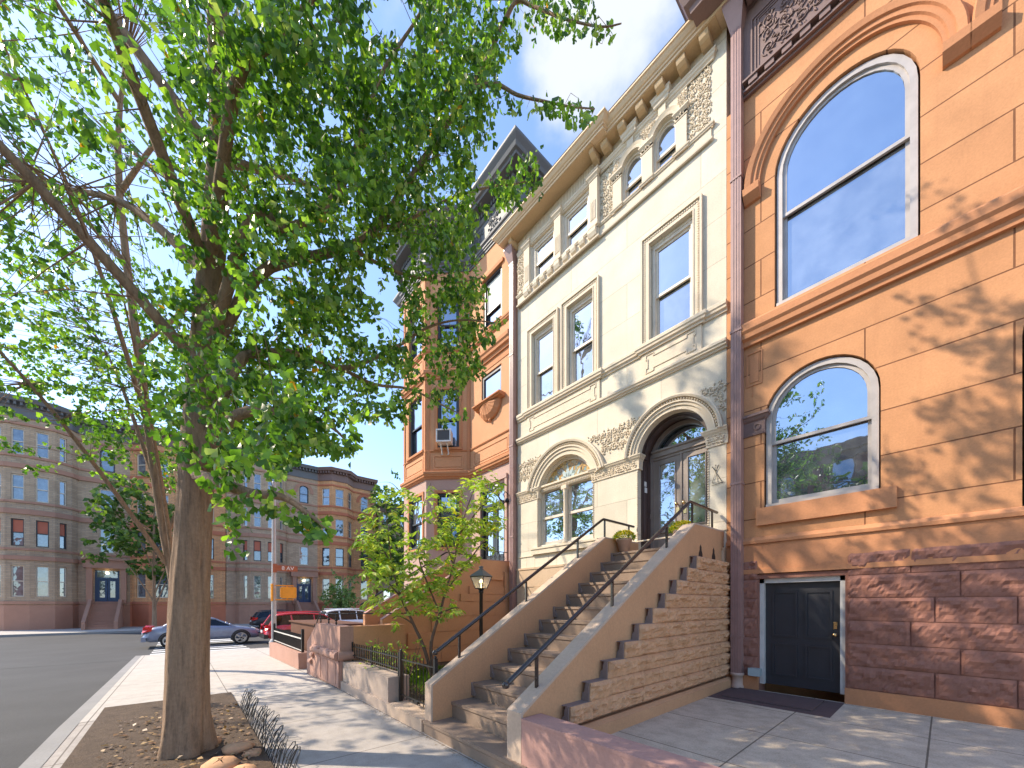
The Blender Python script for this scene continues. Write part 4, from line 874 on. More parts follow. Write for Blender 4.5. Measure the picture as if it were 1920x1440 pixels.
# globe lamp on an iron scroll arm beside the door
lamp = thing('wall_lamp', (-8.0, 6.85, 4.5), 'white globe wall lamp on a black iron bracket beside the black entrance door', 'wall lamp')
q = MB(); q.lathe((-8.05, 6.52, 4.56), [(0, -0.02), (0.05, 0), (0.10, 0.05), (0.125, 0.13), (0.10, 0.21), (0.05, 0.25), (0, 0.26)], 16); q.build('globe', 'white', lamp)
q = MB(); q.tube([(-7.98, 6.84, 4.45), (-7.99, 6.72, 4.36), (-8.02, 6.58, 4.42), (-8.05, 6.52, 4.54)], 0.022, 8); q.blob((-7.98, 6.80, 4.42), 0.07, k=8); q.lathe((-8.05, 6.52, 4.50), [(0.02, 0), (0.06, 0.03), (0.055, 0.06)], 12)
q.tube([(-7.98, 6.83, 4.60), (-7.99, 6.75, 4.66), (-8.0, 6.68, 4.58), (-8.0, 6.72, 4.50)], 0.012, 6); q.build('bracket', 'iron', lamp)

# ------------------------------------------------------------ left neighbour's stoop
ls = thing('stoop', (-8.7, 2.2, 0), 'terracotta stoop with stepped block side rising to the black entrance door', 'stoop', 'stoops climbing to the front doors')
for i in range(5, 14):
    q = MB(); y = stoop_y(i); q.wbox(-9.36, -8.05, y, (YF+0.02 if i == 13 else stoop_y(i+1)+0.03), stoop_z(i)-0.25, stoop_z(i)); q.build('step', 'orangetrim', ls)
for x0, x1 in ((-8.06, -7.92), (-9.5, -9.36)):
    fr = 3.40 if x0 < -9 else 3.25
    q = MB(); pr = [(fr, 0.0), (fr, 1.0+0.62*0.0+(fr-2.256)*0.62-0.4), (5.74, 2.70), (6.85, 2.72), (6.85, 0.0)]; q.prism([(x0, y, z) for y, z in pr], (x1-x0, 0, 0)); ck = q.build('cheek_wall', 'orangeL', ls)
    q = MB(); q.prism([(x0-0.004, fr, pr[1][1]), (x0-0.004, fr, pr[1][1]+0.022), (x0-0.004, 5.735, 2.722), (x0-0.004, 6.84, 2.742), (x0-0.004, 6.84, 2.72), (x0-0.004, 5.74, 2.70)], (x1-x0+0.008, 0, 0)); q.build('coping', 'pinkwall', ck)
FL = F((-7.92, 0, 0), (0, 1, 0)); q = MB(); rnd = random.Random(9)
zt = 2.01; k = 0
edges = [5.46, 5.20, 4.92, 4.40, 3.80, 3.3, 3.25, 3.25, 3.25]
for r in range(9):
    yf = edges[r]; zb = zt-0.195 if r < 2 else zt-0.36
    y = yf; 
    while y < 6.83:
        e = min(6.84, y+(0.42 if y == yf else 0.95)); q.box(FL, y+0.005, e-0.005, zb+0.005, zt-0.005, 0.0, 0.055 if y == yf else 0.04); y = e
    zt = zb
    if zt < 0.2: break
q.box(FL, 5.65, 6.55, 2.20, 2.34, 0.0, 0.07); q.build('stone_block_course', 'orangeL', ls)
q = MB(); q.box(FL, 6.60, 6.80, 1.75, 2.42, 0.0, 0.09); q.build('corner_block', 'orangeL', ls)
q = MB(); z = lambda y: 2.72+0.62*(min(y, 5.74)-5.74)+0.32
for x in (-9.43,): q.tube([(x, 3.3, z(3.3)), (x, 5.74, z(5.74)), (x, 6.8, z(6.8))], 0.02, 8)
q.tube([(-7.98, 5.9, 2.98), (-7.98, 6.8, 2.98)], 0.012, 6)
y = 5.92
while y < 6.8: q.tube([(-7.98, y, 2.72), (-7.98, y, 2.98)], 0.009, 5); q.tube([(-7.98, y, 2.75), (-7.98, y+0.06, 2.80), (-7.98, y+0.02, 2.88), (-7.98, y-0.03, 2.82)], 0.008, 5); y += 0.15
q.tube([(-7.84, 6.80, 2.62), (-7.76, 6.82, 2.40)], 0.02, 6); q.build('railing', 'iron', ls)

# ------------------------------------------------------------ terracotta house on the right
rh = thing('terracotta_townhouse', (0.5, 6.85, 0), 'terracotta townhouse with red-brown rock-faced basement and round hooded window', 'townhouse', 'row houses along the street')
XE = 3.7
ghol = [archpts(-1.86, -0.55, 3.05, 4.40), archpts(0.55, 1.85, 2.5, 4.45)]
uhol = [archpts(-1.72, -0.2, 6.1, 8.1), archpts(0.6, 2.1, 6.1, 8.1)]
q = MB(); q.wall(FM, [(-2.395, 2.05), (XE, 2.05), (XE, 9.66), (-2.395, 9.66)], ghol+uhol, 0, -0.16); q.wbox(-2.395, XE, YF+0.6, 16.5, 0.0, 12.2); q.build('wall', 'orange', rh)
def basewall(holes_x):
    q = MB(); q.box(FM, -2.395, -1.93, 0.0, 2.02, -0.3, 0.0); q.box(FM, -0.9, XE, 0.0, 2.02, -0.3, 0.0); q.box(FM, -1.93, -0.9, 1.95, 2.02, -0.3, 0.0); q.build('basement_backing', 'redrock', rh)
    q = MB(); q1 = MB()
    for r, z in enumerate(np.arange(0.42, 1.95, 0.305)):
        rockface(q1, FM, -2.39, -2.24, z, z+0.30, 0.01, 0.035, r+50); rockface(q1, FM, -2.24, -1.94, z, z+0.30, 0.01, 0.04, r+60)
        x = -0.88
        while x < XE-0.1: e = min(XE, x+0.6+0.2*((r*7+int(x*3)) % 3)); rockface(q, FM, x, e, z, z+0.30, 0.01, 0.04, r+int(x*9)); x = e
    q.build('rock_faced_stone', 'redrock', rh); q1.build('rock_faced_stone', 'redrock', rh)
basewall(None)
q = MB(); q.box(FM, -2.395, -1.93, 0.2, 0.41, 0.001, 0.05); q.box(FM, -0.9, XE, 0.2, 0.41, 0.001, 0.05); q.box(FM, -2.395, XE, 2.03, 2.10, 0.001, 0.035); q.box(FM, -2.395, XE, 2.10, 2.50, 0.001, 0.018); q.sweep([(-2.39, Y), (XE, Y)], [(0, 2.50), (0.045, 2.505), (0.05, 2.55), (0.02, 2.60), (0, 2.61)])
q.box(FM, -1.95, -0.4, 2.78, 3.05, 0.001, 0.06)
for a in (-1.88, -0.2, 1.4): q.box(FM, a, a+0.008, 2.12, 2.49, 0.018, 0.021)
q.build('water_table', 'orangetrim', rh)
q = MB(); q.wbox(-1.93, -1.87, 6.90, 7.05, 0.3, 1.95); q.wbox(-0.96, -0.90, 6.90, 7.05, 0.3, 1.95); q.wbox(-1.93, -0.90, 6.90, 7.05, 1.88, 1.95)
bd = q.build('basement_door', 'offwhite', rh); q = MB(); q.wbox(-1.87, -0.96, 6.97, 7.02, 0.3, 1.88)
for x0, x1 in ((-1.78, -1.46), (-1.37, -1.05)):
    for z0, z1 in ((0.45, 0.95), (1.05, 1.75)):
        for p in ((x0, x1, z0, z0+.03), (x0, x1, z1-.03, z1), (x0, x0+.03, z0+.03, z1-.03), (x1-.03, x1, z0+.03, z1-.03)): q.wbox(p[0], p[1], 6.955, 6.97, p[2], p[3])
dl = q.build('door_leaf', 'darkframe', bd); q = MB(); q.tube([(-1.02, 6.97, 1.12), (-1.02, 6.92, 1.12)], .012, 8); q.blob((-1.02, 6.90, 1.12), .032, k=10); q.wbox(-1.04, -1.0, 6.962, 6.97, 1.2, 1.3); q.build('knob', 'brass', dl)
q = MB()
q.sweep([(-2.20, Y), (-1.86, Y), (-1.86, Y+0.15)], [(0, 4.22), (0.02, 4.225), (0.025, 4.26), (0.012, 4.27), (0.015, 4.44), (0.04, 4.46), (0.06, 4.50), (0.08, 4.51), (0.08, 4.55), (0, 4.56)])
for a in (-1.95,): q.arc(FM, a, 4.35, [(0.035, 0.012), (0.035, 0.028), (0.05, 0.028), (0.05, 0.012)], 0, 360, 12)
q.build('impost', 'browncor', rh)
q = MB(); course(q, [(-2.22, Y), (XE, Y)], 5.66, 6.0, 0.14); q.build('belt_cornice', 'orangetrim', rh)
q = MB(); frame_panel(q, FM, -2.10, -1.88, 5.02, 5.55, 0.02, 0.012)
for a, b0, b1 in ((-2.02, 4.85, 5.0),): q.box(FM, a, a+0.01, b0, b1, 0.001, 0.01)
q.build('panel_moulding', 'orangetrim', rh)
for ca in (-0.96, 1.35):
    q = MB(); q.arc(FM, ca, 8.12, [(0.95, 0.001), (0.95, 0.05), (0.99, 0.05), (1.0, 0.08), (1.05, 0.08), (1.06, 0.11), (1.13, 0.13), (1.15, 0.10), (1.15, 0.001)], 0, 180, 40)
    for s in (-1, 1): q.prism([FM(ca+s*1.05-0.11, 8.12, 0.0), FM(ca+s*1.05-0.11, 8.12, 0.14), FM(ca+s*1.05-0.11, 8.02, 0.13), FM(ca+s*1.05-0.11, 7.93, 0.04), FM(ca+s*1.05-0.11, 7.92, 0.0)], (0.22, 0, 0))
    q.build('arched_hood', 'orangetrim', rh)
for a0, a1, b0, b1, dk in ((-1.84, -0.57, 3.10, 4.40, 1), (-1.70, -0.22, 6.15, 8.1, 0), (0.62, 2.08, 6.15, 8.1, 0)): sash_window(rh, FM, a0, a1, b0, b1, -0.07, fm='polegrey', arch=True, fw=0.07, gm2='glassdim')
sash_window(rh, FM, 0.57, 1.83, 2.55, 4.45, -0.1, fm='blackdoor', arch=True, fw=0.1)
q = MB()
q.box(FM, -2.18, XE, 9.66, 11.0, 0.001, 0.05); cz = q.build('cornice', 'browncor', rh)
q = MB()
for a0 in (-2.02, -0.1, 1.8):
    a1 = a0+1.7
    for i, w_ in enumerate((0.0, 0.05, 0.09)): 
        x0, x1, z0, z1 = a0+w_, a1-w_, 9.86+w_*0.8, 10.78-w_*0.8
        for p in ((x0, x1, z0, z0+0.02), (x0, x1, z1-0.02, z1), (x0, x0+0.02, z0+0.02, z1-0.02), (x1-0.02, x1, z0+0.02, z1-0.02)): q.box(FM, *p, 0.05, 0.075-0.006*i)
    scrolls(q, FM, a0+0.13, a1-0.13, 10.0, 10.65, 0.05, 0.2, int(a0*10)+44, rad=0.011)
    for j in range(8): q.box(FM, a0-0.02+j*0.22, a0+0.10+j*0.22, 9.74, 9.82, 0.05, 0.12)
    q.box(FM, a0-0.1, a1+0.08, 9.82, 9.85, 0.05, 0.14); q.box(FM, a0-0.1, a1+0.08, 9.70, 9.73, 0.05, 0.10)
q.build('frieze_panel', 'browncor', cz)
q = MB(); q.sweep([(-2.2, YF+0.5), (-2.2, Y), (XE, Y)], [(0, 11.0), (0.06, 11.02), (0.10, 11.10), (0.12, 11.2), (0.55, 11.24), (0.57, 11.32), (0.63, 11.36), (0.70, 11.52), (0.74, 11.56), (0.74, 11.62), (0, 11.7)])
for j in range(9): q.box(FM, -2.05+j*0.62, -1.88+j*0.62, 11.0, 11.23, 0.10, 0.50)
q.build('cornice_crown', 'browncor', cz)
ds = downspout(rh, -2.21, 10.78, 0.42, 0)
q = MB(); q.lathe((-2.21, YF-0.085, 0.21), [(0.09, 0), (0.095, 0.02), (0.08, 0.05), (0.08, 0.19), (0.1, 0.2), (0.1, 0.24), (0.0, 0.24)], 14); q.build('drain_boot', 'clay', ds)
q = MB(); q.wbox(-2.03, -1.88, 6.70, 6.83, 0.44, 0.55); q.wbox(-2.035, -1.875, 6.69, 6.70, 0.435, 0.555)
tag(q.build('utility_box', 'lead'), 'small pale blue box low on the wall beside the downspout', 'utility box')
q = MB(); q.wbox(-2.15, -1.1, 5.95, 6.70, 0.205, 0.225); o = tag(q.build('doormat', 'mat'), 'dark brown rubber mat on the areaway concrete by the basement door', 'doormat')
q = MB(); q.wbox(-2.28, -0.9, 5.80, 6.80, 0.2, 0.2035); struct(q.build('threshold_slab', 'mat'))

# ------------------------------------------------------------ front walls, gates and fences
q = MB(); q.wbox(-2.432, 3.6, 2.235, 2.47, 0.0, 0.525)
q.wbox(-2.43, 3.6, 2.23, 2.475, 0.526, 0.555); q.wbox(-2.43, 3.6, 2.20, 2.234, -0.02, 0.06)
tag(q.build('low_front_wall', 'pinkwall'), 'low pink stuccoed wall in front of the concrete areaway', 'garden wall')
q = MB(); q.wbox(-7.26, -5.24, 2.23, 2.55, 0.0, 0.50); q.wbox(-7.26, -5.20, 2.195, 2.23, -0.02, 0.15); yw = tag(q.build('yard_wall', 'taupe'), 'low taupe stone wall below the spiked iron fence of the planted yard', 'garden wall')
q = MB()
for i, (z0, z1, xa) in enumerate(((0.50, 0.505, 0),)): pass
ft = thing('iron_fence', (-6.3, 2.40, 0.5), 'short black iron fence with blunt pickets on the taupe yard wall', 'fence')
q = MB(); x = -7.22
while x < -5.28: q.wbox(x-0.007, x+0.007, 2.393, 2.407, 0.56, 0.83); x += 0.085
q.build('picket', 'iron', ft, kind='stuff')
q = MB(); q.wbox(-7.24, -5.25, 2.385, 2.415, 0.60, 0.615); q.wbox(-7.24, -5.25, 2.385, 2.415, 0.765, 0.78); q.build('bar', 'iron', ft)
for x in (-7.24, -6.3, -5.26):
    q = MB(); q.wbox(x-0.013, x+0.013, 2.387, 2.413, 0.49, 0.85); q.build('post', 'iron', ft)
q = MB(); q.wbox(-5.19, -4.17, 2.19, 2.55, -0.02, 0.15); tag(q.build('gate_step', 'coping'), 'single grey stone step under the yard gate', 'step')
gt = thing('yard_gate', (-4.7, 2.40, 0.15), 'narrow black iron gate of straight rods beside the tan stoop', 'gate')
for x in (-5.19, -4.20):
    q = MB(); q.wbox(x-0.022, x+0.022, 2.378, 2.422, 0.13, 0.87); q.blob((x, 2.40, 0.885), 0.02, k=8); q.build('post', 'iron', gt)
q = MB(); x = -5.10
while x < -4.24: q.tube([(x, 2.40, 0.20), (x, 2.40, 0.84)], 0.0065, 6); x += 0.098
for z in (0.24, 0.745): q.wbox(-5.165, -4.225, 2.393, 2.407, z, z+0.018)
q.wbox(-4.75, -4.65, 2.38, 2.42, 0.205, 0.24); q.build('gate_leaf', 'iron', gt)
# party wall and rose pier with the carved roll
pier = thing('stuccoed_pier_wall', (-8.4, 2.2, 0), 'rose stuccoed pier wall with sloped left end and carved stone roll', 'garden wall')
q = MB(); g0 = gz(-9.6); q.prism([(-9.70, 2.19, g0), (-7.28, 2.19, -0.02), (-7.28, 2.19, 1.14), (-8.87, 2.19, 1.14), (-9.70, 2.19, 0.68)], (0, 0.24, 0))
q.build('front_face', 'rosewall', pier)
q = MB(); q.wbox(-7.46, -7.279, 2.431, 3.46, -0.0, 1.11); q.wbox(-7.93, -7.461, 3.28, 3.46, 0.0, 1.11); q.wbox(-7.47, -7.275, 2.43, 3.47, 1.111, 1.14); q.wbox(-7.93, -7.471, 3.27, 3.47, 1.111, 1.14); q.build('side_wall', 'orangeL', pier)
FP = F((0, 2.19, 0), (1, 0, 0)); q = MB()
q.tube([FP(x, 0.60+0.004*math.sin(i*1.7), 0.02) for i, x in enumerate(np.linspace(-9.0, -7.30, 14))], [0.088+0.005*math.sin(i*2.3) for i in range(14)], 12)
for i in range(60):
    rr = random.Random(i); q.blob(FP(-8.98+i*0.028, 0.60+rr.uniform(-.07, .07), 0.085+rr.uniform(-.01, .01)), rr.uniform(.010, .02), k=5)
q.tube([(-7.30, 2.16, 0.60), (-7.27, 2.35, 0.60), (-7.27, 2.60, 0.60)], 0.09, 10)
for a, z in ((-9.15, 0.44), (-9.32, 0.28)): q.tube([FP(a-0.10, z, 0.0), FP(a+0.10, z, 0.0)], 0.06, 10)
q.build('carved_roll', 'rosewall', pier)
q = MB(); q.box(FP, -8.9, -7.3, 0.02, 0.50, 0.001, 0.022)
for a in (-8.85, -8.35, -7.85): q.box(FP, a, a+0.40, 0.06, 0.46, 0.022, 0.032)
q.build('panel_course', 'rosewall', pier)
rl = thing('pier_railing', (-8.6, 2.35, 1.14), 'thin black iron railing with twisted balusters on top of the rose pier', 'railing')
q = MB(); q.tube([(-9.75, 2.32, 0.75), (-9.15, 2.32, 1.36), (-7.9, 2.32, 1.36), (-7.35, 4.4, 1.36)], 0.012, 6)
q.build('rail', 'iron', rl)
for x in (-9.05, -8.45, -7.95):
    q = MB(); q.tube([(x, 2.32, 1.12), (x, 2.32, 1.36)], 0.012, 6); q.blob((x, 2.32, 1.24), 0.03, k=6); q.blob((x, 2.32, 1.18), 0.022, k=6); q.blob((x, 2.32, 1.30), 0.022, k=6); q.build('baluster', 'iron', rl)
for x in (-9.55, -9.35):
    q = MB(); q.tube([(x, 2.32, 0.75), (x, 2.32, 1.1)], 0.010, 6); q.build('baluster', 'iron', rl)
# corner house's low wall, black fence and dark enclosure
q = MB(); a, b = -14.6, -10.55
q.prism([(a, 2.19, gz(a)-0.02), (b, 2.19, gz(b)-0.02), (b, 2.19, 0.33), (a, 2.19, 0.30)], (0, 0.28, 0)); q.wbox(-10.62, -10.50, 2.185, 2.475, -0.1, 0.335)
tag(q.build('low_garden_wall', 'rosewall'), 'low rose garden wall under the long black railing near the corner', 'garden wall')
cf = thing('corner_fence', (-12.6, 2.32, 0.3), 'long low black iron fence on the rose wall near the corner', 'fence')
q = MB(); x = -14.5
n = 0
while x < -10.75: q.wbox(x-0.008, x+0.008, 2.312, 2.328, 0.32, 0.78); x += 0.095
q.build('picket', 'iron', cf, kind='stuff')
q = MB(); q.wbox(-14.55, -10.7, 2.305, 2.335, 0.36, 0.38); q.wbox(-14.55, -10.7, 2.30, 2.34, 0.66, 0.69); q.build('bar', 'offwhite', cf)
for x in (-14.55, -10.7):
    q = MB(); q.wbox(x-0.03, x+0.03, 2.29, 2.35, gz(x), 0.92); q.build('post', 'iron', cf)
q = MB(); q.wbox(-14.3, -10.45, 2.75, 3.9, 0.0, 0.98); q.wbox(-14.35, -10.40, 2.70, 3.95, 0.98, 1.02)
tag(q.build('bin_enclosure', 'brownfence'), 'dark boarded bin enclosure behind the long black fence', 'bin enclosure')
# ------------------------------------------------------------ ground, pavements, roads
def rz(x): return float(np.interp(x, [-60, -23, -18, -14, -7.3, 60], [-0.47, -0.47, -0.36, -0.30, -0.14, -0.14]))
def strip(name, xs, y0, y1, zf, mat, dz=0.0, ys=None):
    ys = ys or [y0, y1]; vs = [(x, y, zf(x)+dz) for x in xs for y in ys]; m = len(ys)
    q = MB(); q.add(vs, [(i*m+j, (i+1)*m+j, (i+1)*m+j+1, i*m+j+1) for i in range(len(xs)-1) for j in range(m-1)]); return struct(q.build(name, mat))
strip('ground', [-400, -60, -23, -18, -14, -7.3, 60, 400], -400, 400, rz, 'ground', -0.03)
strip('road', [-60, -23, -18, -14, -7.3, 60], -9.2, -1.18, rz, 'asphalt')
strip('avenue', [-38, -23, -18.35], -60, 80, rz, 'asphalt', 0.004)
strip('sidewalk', [-7.45, -3, 30], -1.0, 2.60, gz, 'sidewalk')
strip('sidewalk', [-18.0, -17.8, -14.5, -7.45], -1.0, 2.60, gz, 'newwalk', 0.004)
strip('sidewalk', [-18.0, -17.8, -14.5, -13.8], 2.60, 60, gz, 'newwalk', 0.0)
strip('sidewalk', [-30+12.0, 30], -14.0, -9.4, lambda x: 0.0 if x > -7 else gz(x), 'newwalk')
q = MB()
for x0, x1 in ((-18.15, -14.5), (-14.5, -7.3), (-7.3, 30)):
    z0, z1 = gz(x0), gz(x1); q.add([(x0, -1.16, z0), (x1, -1.16, z1), (x1, -1.0, z1+0.003), (x0, -1.0, z0+0.003), (x0, -1.17, rz(x0)-0.05), (x1, -1.17, rz(x1)-0.05)], [(0, 1, 2, 3), (4, 5, 1, 0)])
struct(q.build('kerb', 'kerb'))
q = MB(); q.add([(-18.15, -1.16, -0.205), (-18.0, -1.16, -0.2), (-18.0, 60, -0.2), (-18.15, 60, -0.205), (-18.17, -1.16, -0.45), (-18.17, 60, -0.45)], [(0, 1, 2, 3), (4, 0, 3, 5)]); struct(q.build('kerb', 'kerb'))
struct(strip('sidewalk', [-45.5, -38.0], -60, 60, lambda x: -0.32, 'newwalk'))
q = MB(); q.wbox(-38.0, -37.85, -60, 60, -0.6, -0.32); struct(q.build('kerb', 'kerb'))
q = MB()
for i in range(10): x = -18.9-i*1.15; q.add([(x, -0.9, rz(x)+0.010), (x, 2.3, rz(x)+0.010), (x-0.55, 2.3, rz(x-0.55)+0.010), (x-0.55, -0.9, rz(x-0.55)+0.010)], [(0, 1, 2, 3)])
struct(q.build('crosswalk_marking', 'paintw'))
q = MB()
q.wbox(-2.44, 3.6, 2.47, 6.86, 0.0, 0.20); struct(q.build('areaway_paving', 'areaway'))
q = MB(); q.wbox(-7.28, -4.15, 2.55, 6.86, 0.0, 0.17); struct(q.build('yard_ground', 'yardsoil')); q = MB(); q.wbox(-7.95, -7.281, 3.461, 6.86, 0.0, 0.168); struct(q.build('yard_ground', 'yardsoil'))
q = MB(); q.wbox(-14.4, -7.46, 2.48, 6.9, -0.3, 0.0); struct(q.build('yard_ground', 'newwalk'))
q = MB(); q.wbox(-8.2, -2.9, -0.85, 0.66, -0.1, 0.02); struct(q.build('tree_pit_soil', 'soil'))

# ------------------------------------------------------------ brick houses across the avenue (facing +x)
def brick_house(y0, y1, kind, flip=False):
    """bay + flat front; y grows to the right in the view"""
    A = kind == 'grey'
    br, tr = ('greybrick', 'greytrim') if A else ('tanbrick', 'redtrim')
    X0 = -45.0; top = 15.1 if A else 15.1
    lab = 'grey-tan brick row house with rounded bay and blue double door across the avenue' if A else 'orange-tan brick row house with canted bay and red trim across the avenue'
    h = thing('brick_row_house', (X0, (y0+y1)/2, 0), lab, 'row house', 'brick row houses across the avenue')
    f = F((X0, 0, 0), (0, 1, 0))
    if A: b0, b1, w = 4.0, 8.3, 1.15; fx = 9.0
    else: b0, b1, w = 11.35, 15.0, 1.1; fx = 15.6
    o = y0-(3.2 if A else 11.2); b0 += o; b1 += o
    rows = [2.1, 5.75, 9.05, 12.35]; hts = [2.25, 1.95, 1.85, 1.85]
    hol = []
    if A:
        a0, a1 = 9.45+o, 10.32+o; hol = [rect(9.19+o, 10.57+o, 1.7, 4.3), rect(a0, a1, rows[1], rows[1]+1.95), rect(a0, a1, rows[2], rows[2]+1.85), archpts(a0, a1, rows[3], 13.8)]
    else:
        a0, a1 = 15.85+o, 16.72+o; hol = [rect(a0, a1, rows[0], rows[0]+2.2), rect(a0, a1, rows[1], rows[1]+1.95), rect(a0, a1, rows[2], rows[2]+1.85), archpts(a0, a1, rows[3], 13.85)]
    q = MB(); q.wall(f, rect(y0, y1, -0.4, 15.9), hol, 0, -0.3); q.wbox(X0-11, X0-0.5, y0+0.01, y1-0.01, -0.4, 16.0)
    # bay plan
    if A: plan = [(X0, b1), (X0+0.55, b1-0.25), (X0+w, b1-1.0), (X0+w+0.12, (b0+b1)/2), (X0+w, b0+1.0), (X0+0.55, b0+0.25), (X0, b0)]
    else: plan = [(X0, b1), (X0+w, b1-1.05), (X0+w, b0+1.05), (X0, b0)]
    plan = plan[::-1]
    faces = [(Vector((*plan[i], 0)), Vector((*plan[i+1], 0))) for i in range(len(plan)-1)]
    wins = []
    for p, r in faces:
        L = (r-p).length; ff = F(p, r-p); hh = []
        if L > 0.9:
            ww = min(0.86, L-0.55); m = L/2
            hh = [(m-ww/2, m+ww/2, z, z+t) for z, t in zip(rows, hts)]
        q.wall(ff, rect(0, L, -0.4, 15.1), [rect(*x) for x in hh], 0, -0.25); wins += [(ff, *x) for x in hh]
    q.build('wall', br, h)
    q = MB(); path = [(X0, y0)]+[p for p in plan]+[(X0, y1)]
    for z, t, p in ((1.55, 0.22, 0.10), (4.75, 0.30, 0.10), (5.45, 0.16, 0.08), (8.05, 0.36, 0.10), (8.85, 0.16, 0.08), (11.35, 0.32, 0.12), (12.15, 0.16, 0.08), (14.45, 0.16, 0.1)): q.sweep(path, [(0, z), (p, z), (p, z+t), (0, z+t)])
    q.sweep(path, [(0.0, -0.4), (0.06, -0.4), (0.06, 1.5), (0, 1.5)])
    q.build('stone_bands', tr, h)
    q = MB(); q.sweep(path, [(0, 15.0), (0.08, 15.0), (0.10, 15.1), (0.05, 15.12), (0.05, 15.75), (0.12, 15.8), (0.15, 15.95), (0.50, 16.0), (0.55, 16.12), (0.62, 16.25), (0.62, 16.32), (0, 16.4)])
    along(path, 0.3, lambda ff, a: q.box(ff, a-0.06, a+0.06, 15.76, 15.99, 0.04, 0.40)); q.build('cornice', 'greymetal' if A else 'browncor', h)
    for ff, x0, x1, z0, z1 in wins+[(f, a0, a1, rows[k], rows[k]+hts[k]) for k in ((1, 2) if A else (0, 1, 2))]:
        g = MB()
        for p in ((x0, x0+0.06, z0, z1), (x1-0.06, x1, z0, z1), (x0+0.06, x1-0.06, z1-0.07, z1), (x0+0.06, x1-0.06, z0, z0+0.07), (x0+0.06, x1-0.06, (z0+z1)/2-0.03, (z0+z1)/2+0.03)): g.box(ff, *p, -0.2, -0.09)
        W_ = g.build('window', 'sash' if (int(z0*3+x0*5) % 3) else 'darkframe', h)
        g = MB(); g.box(ff, x0+0.06, x1-0.06, z0+0.07, (z0+z1)/2-0.03, -0.17, -0.16); g.build('pane', 'farglass', W_)
        g = MB(); g.box(ff, x0+0.06, x1-0.06, (z0+z1)/2+0.03, z1-0.07, -0.15, -0.14); g.build('pane', 'curtain' if (A and abs(z0-5.75) < 0.1 and x0 < 7) else 'farglass', W_)
    sash_window(h, f, a0, a1, rows[3]+0.05, 13.8 if A else 13.85, -0.1, arch=True, fm='darkframe' if A else 'sash', gm='farglass')
    q = MB(); q.ring(f, (a0+a1)/2, 13.55, 0.62, 0.92, 0.0, 0.05, -10, 190, 20); q.build('arch_band', tr, h)
    if A:
        q = MB(); q.box(f, 8.75+o, 9.1+o, 1.6, 4.5, 0, 0.35); q.box(f, 10.66+o, 11.0+o, 1.6, 4.5, 0, 0.35); q.box(f, 8.6+o, 11.15+o, 4.45, 5.1, 0, 0.45); q.box(f, 8.5+o, 11.2+o, 5.1, 5.25, 0, 0.6); q.build('door_surround', tr, h)
        q = MB(); q.box(f, 9.19+o, 9.30+o, 1.7, 4.3, -0.25, -0.1); q.box(f, 10.46+o, 10.57+o, 1.7, 4.3, -0.25, -0.1); q.box(f, 9.3+o, 10.46+o, 3.6, 3.72, -0.25, -0.1)
        for x0 in (9.30+o, 9.89+o): 
            for p in ((x0, x0+0.14, 1.7, 3.6), (x0+0.43, x0+0.57, 1.7, 3.6), (x0+0.14, x0+0.43, 1.7, 2.1), (x0+0.14, x0+0.43, 3.45, 3.6)): q.box(f, *p, -0.24, -0.16)
        dd = q.build('door', 'bluedoor', h)
        q = MB(); q.box(f, 9.44+o, 9.73+o, 2.1, 3.45, -0.22, -0.2); q.box(f, 10.03+o, 10.32+o, 2.1, 3.45, -0.22, -0.2); q.box(f, 9.3+o, 10.46+o, 3.72, 4.3, -0.22, -0.2); q.build('pane', 'farglass', dd)
        q = MB(); q.blob(f(9.88+o, 4.1, 0.1), 0.10, k=8); q.build('porch_lamp', 'porchlamp', dd)
        q = MB()
        for i in range(10): q.wbox(X0+0.02, X0+0.55+0.30*(9-i)+0.3, 9.15+o, 10.6+o, -0.35+i*0.19, -0.35+(i+1)*0.19)
        q.build('front_steps', tr, h)
        for yy in (8.95+o, 10.6+o):
            q = MB(); q.prism([(X0, yy, -0.35), (X0+3.8, yy, -0.35), (X0+3.8, yy, 0.25), (X0+0.9, yy, 1.95), (X0, yy, 1.95)], (0, 0.2, 0)); q.build('step_cheek', tr, h)
    return h
hA = brick_house(3.2, 11.2, 'grey'); hB = brick_house(11.2, 17.65, 'tan')
q = copy_tree(hB); q.location = hB.location+Vector((0, -14.4, 0)); q['label'] = 'orange-tan brick row house left of the grey brick one'
q = copy_tree(hA); q.location = hA.location+Vector((0, -14.4, 0)); q['label'] = 'grey-tan brick row house beside the leftmost street tree'
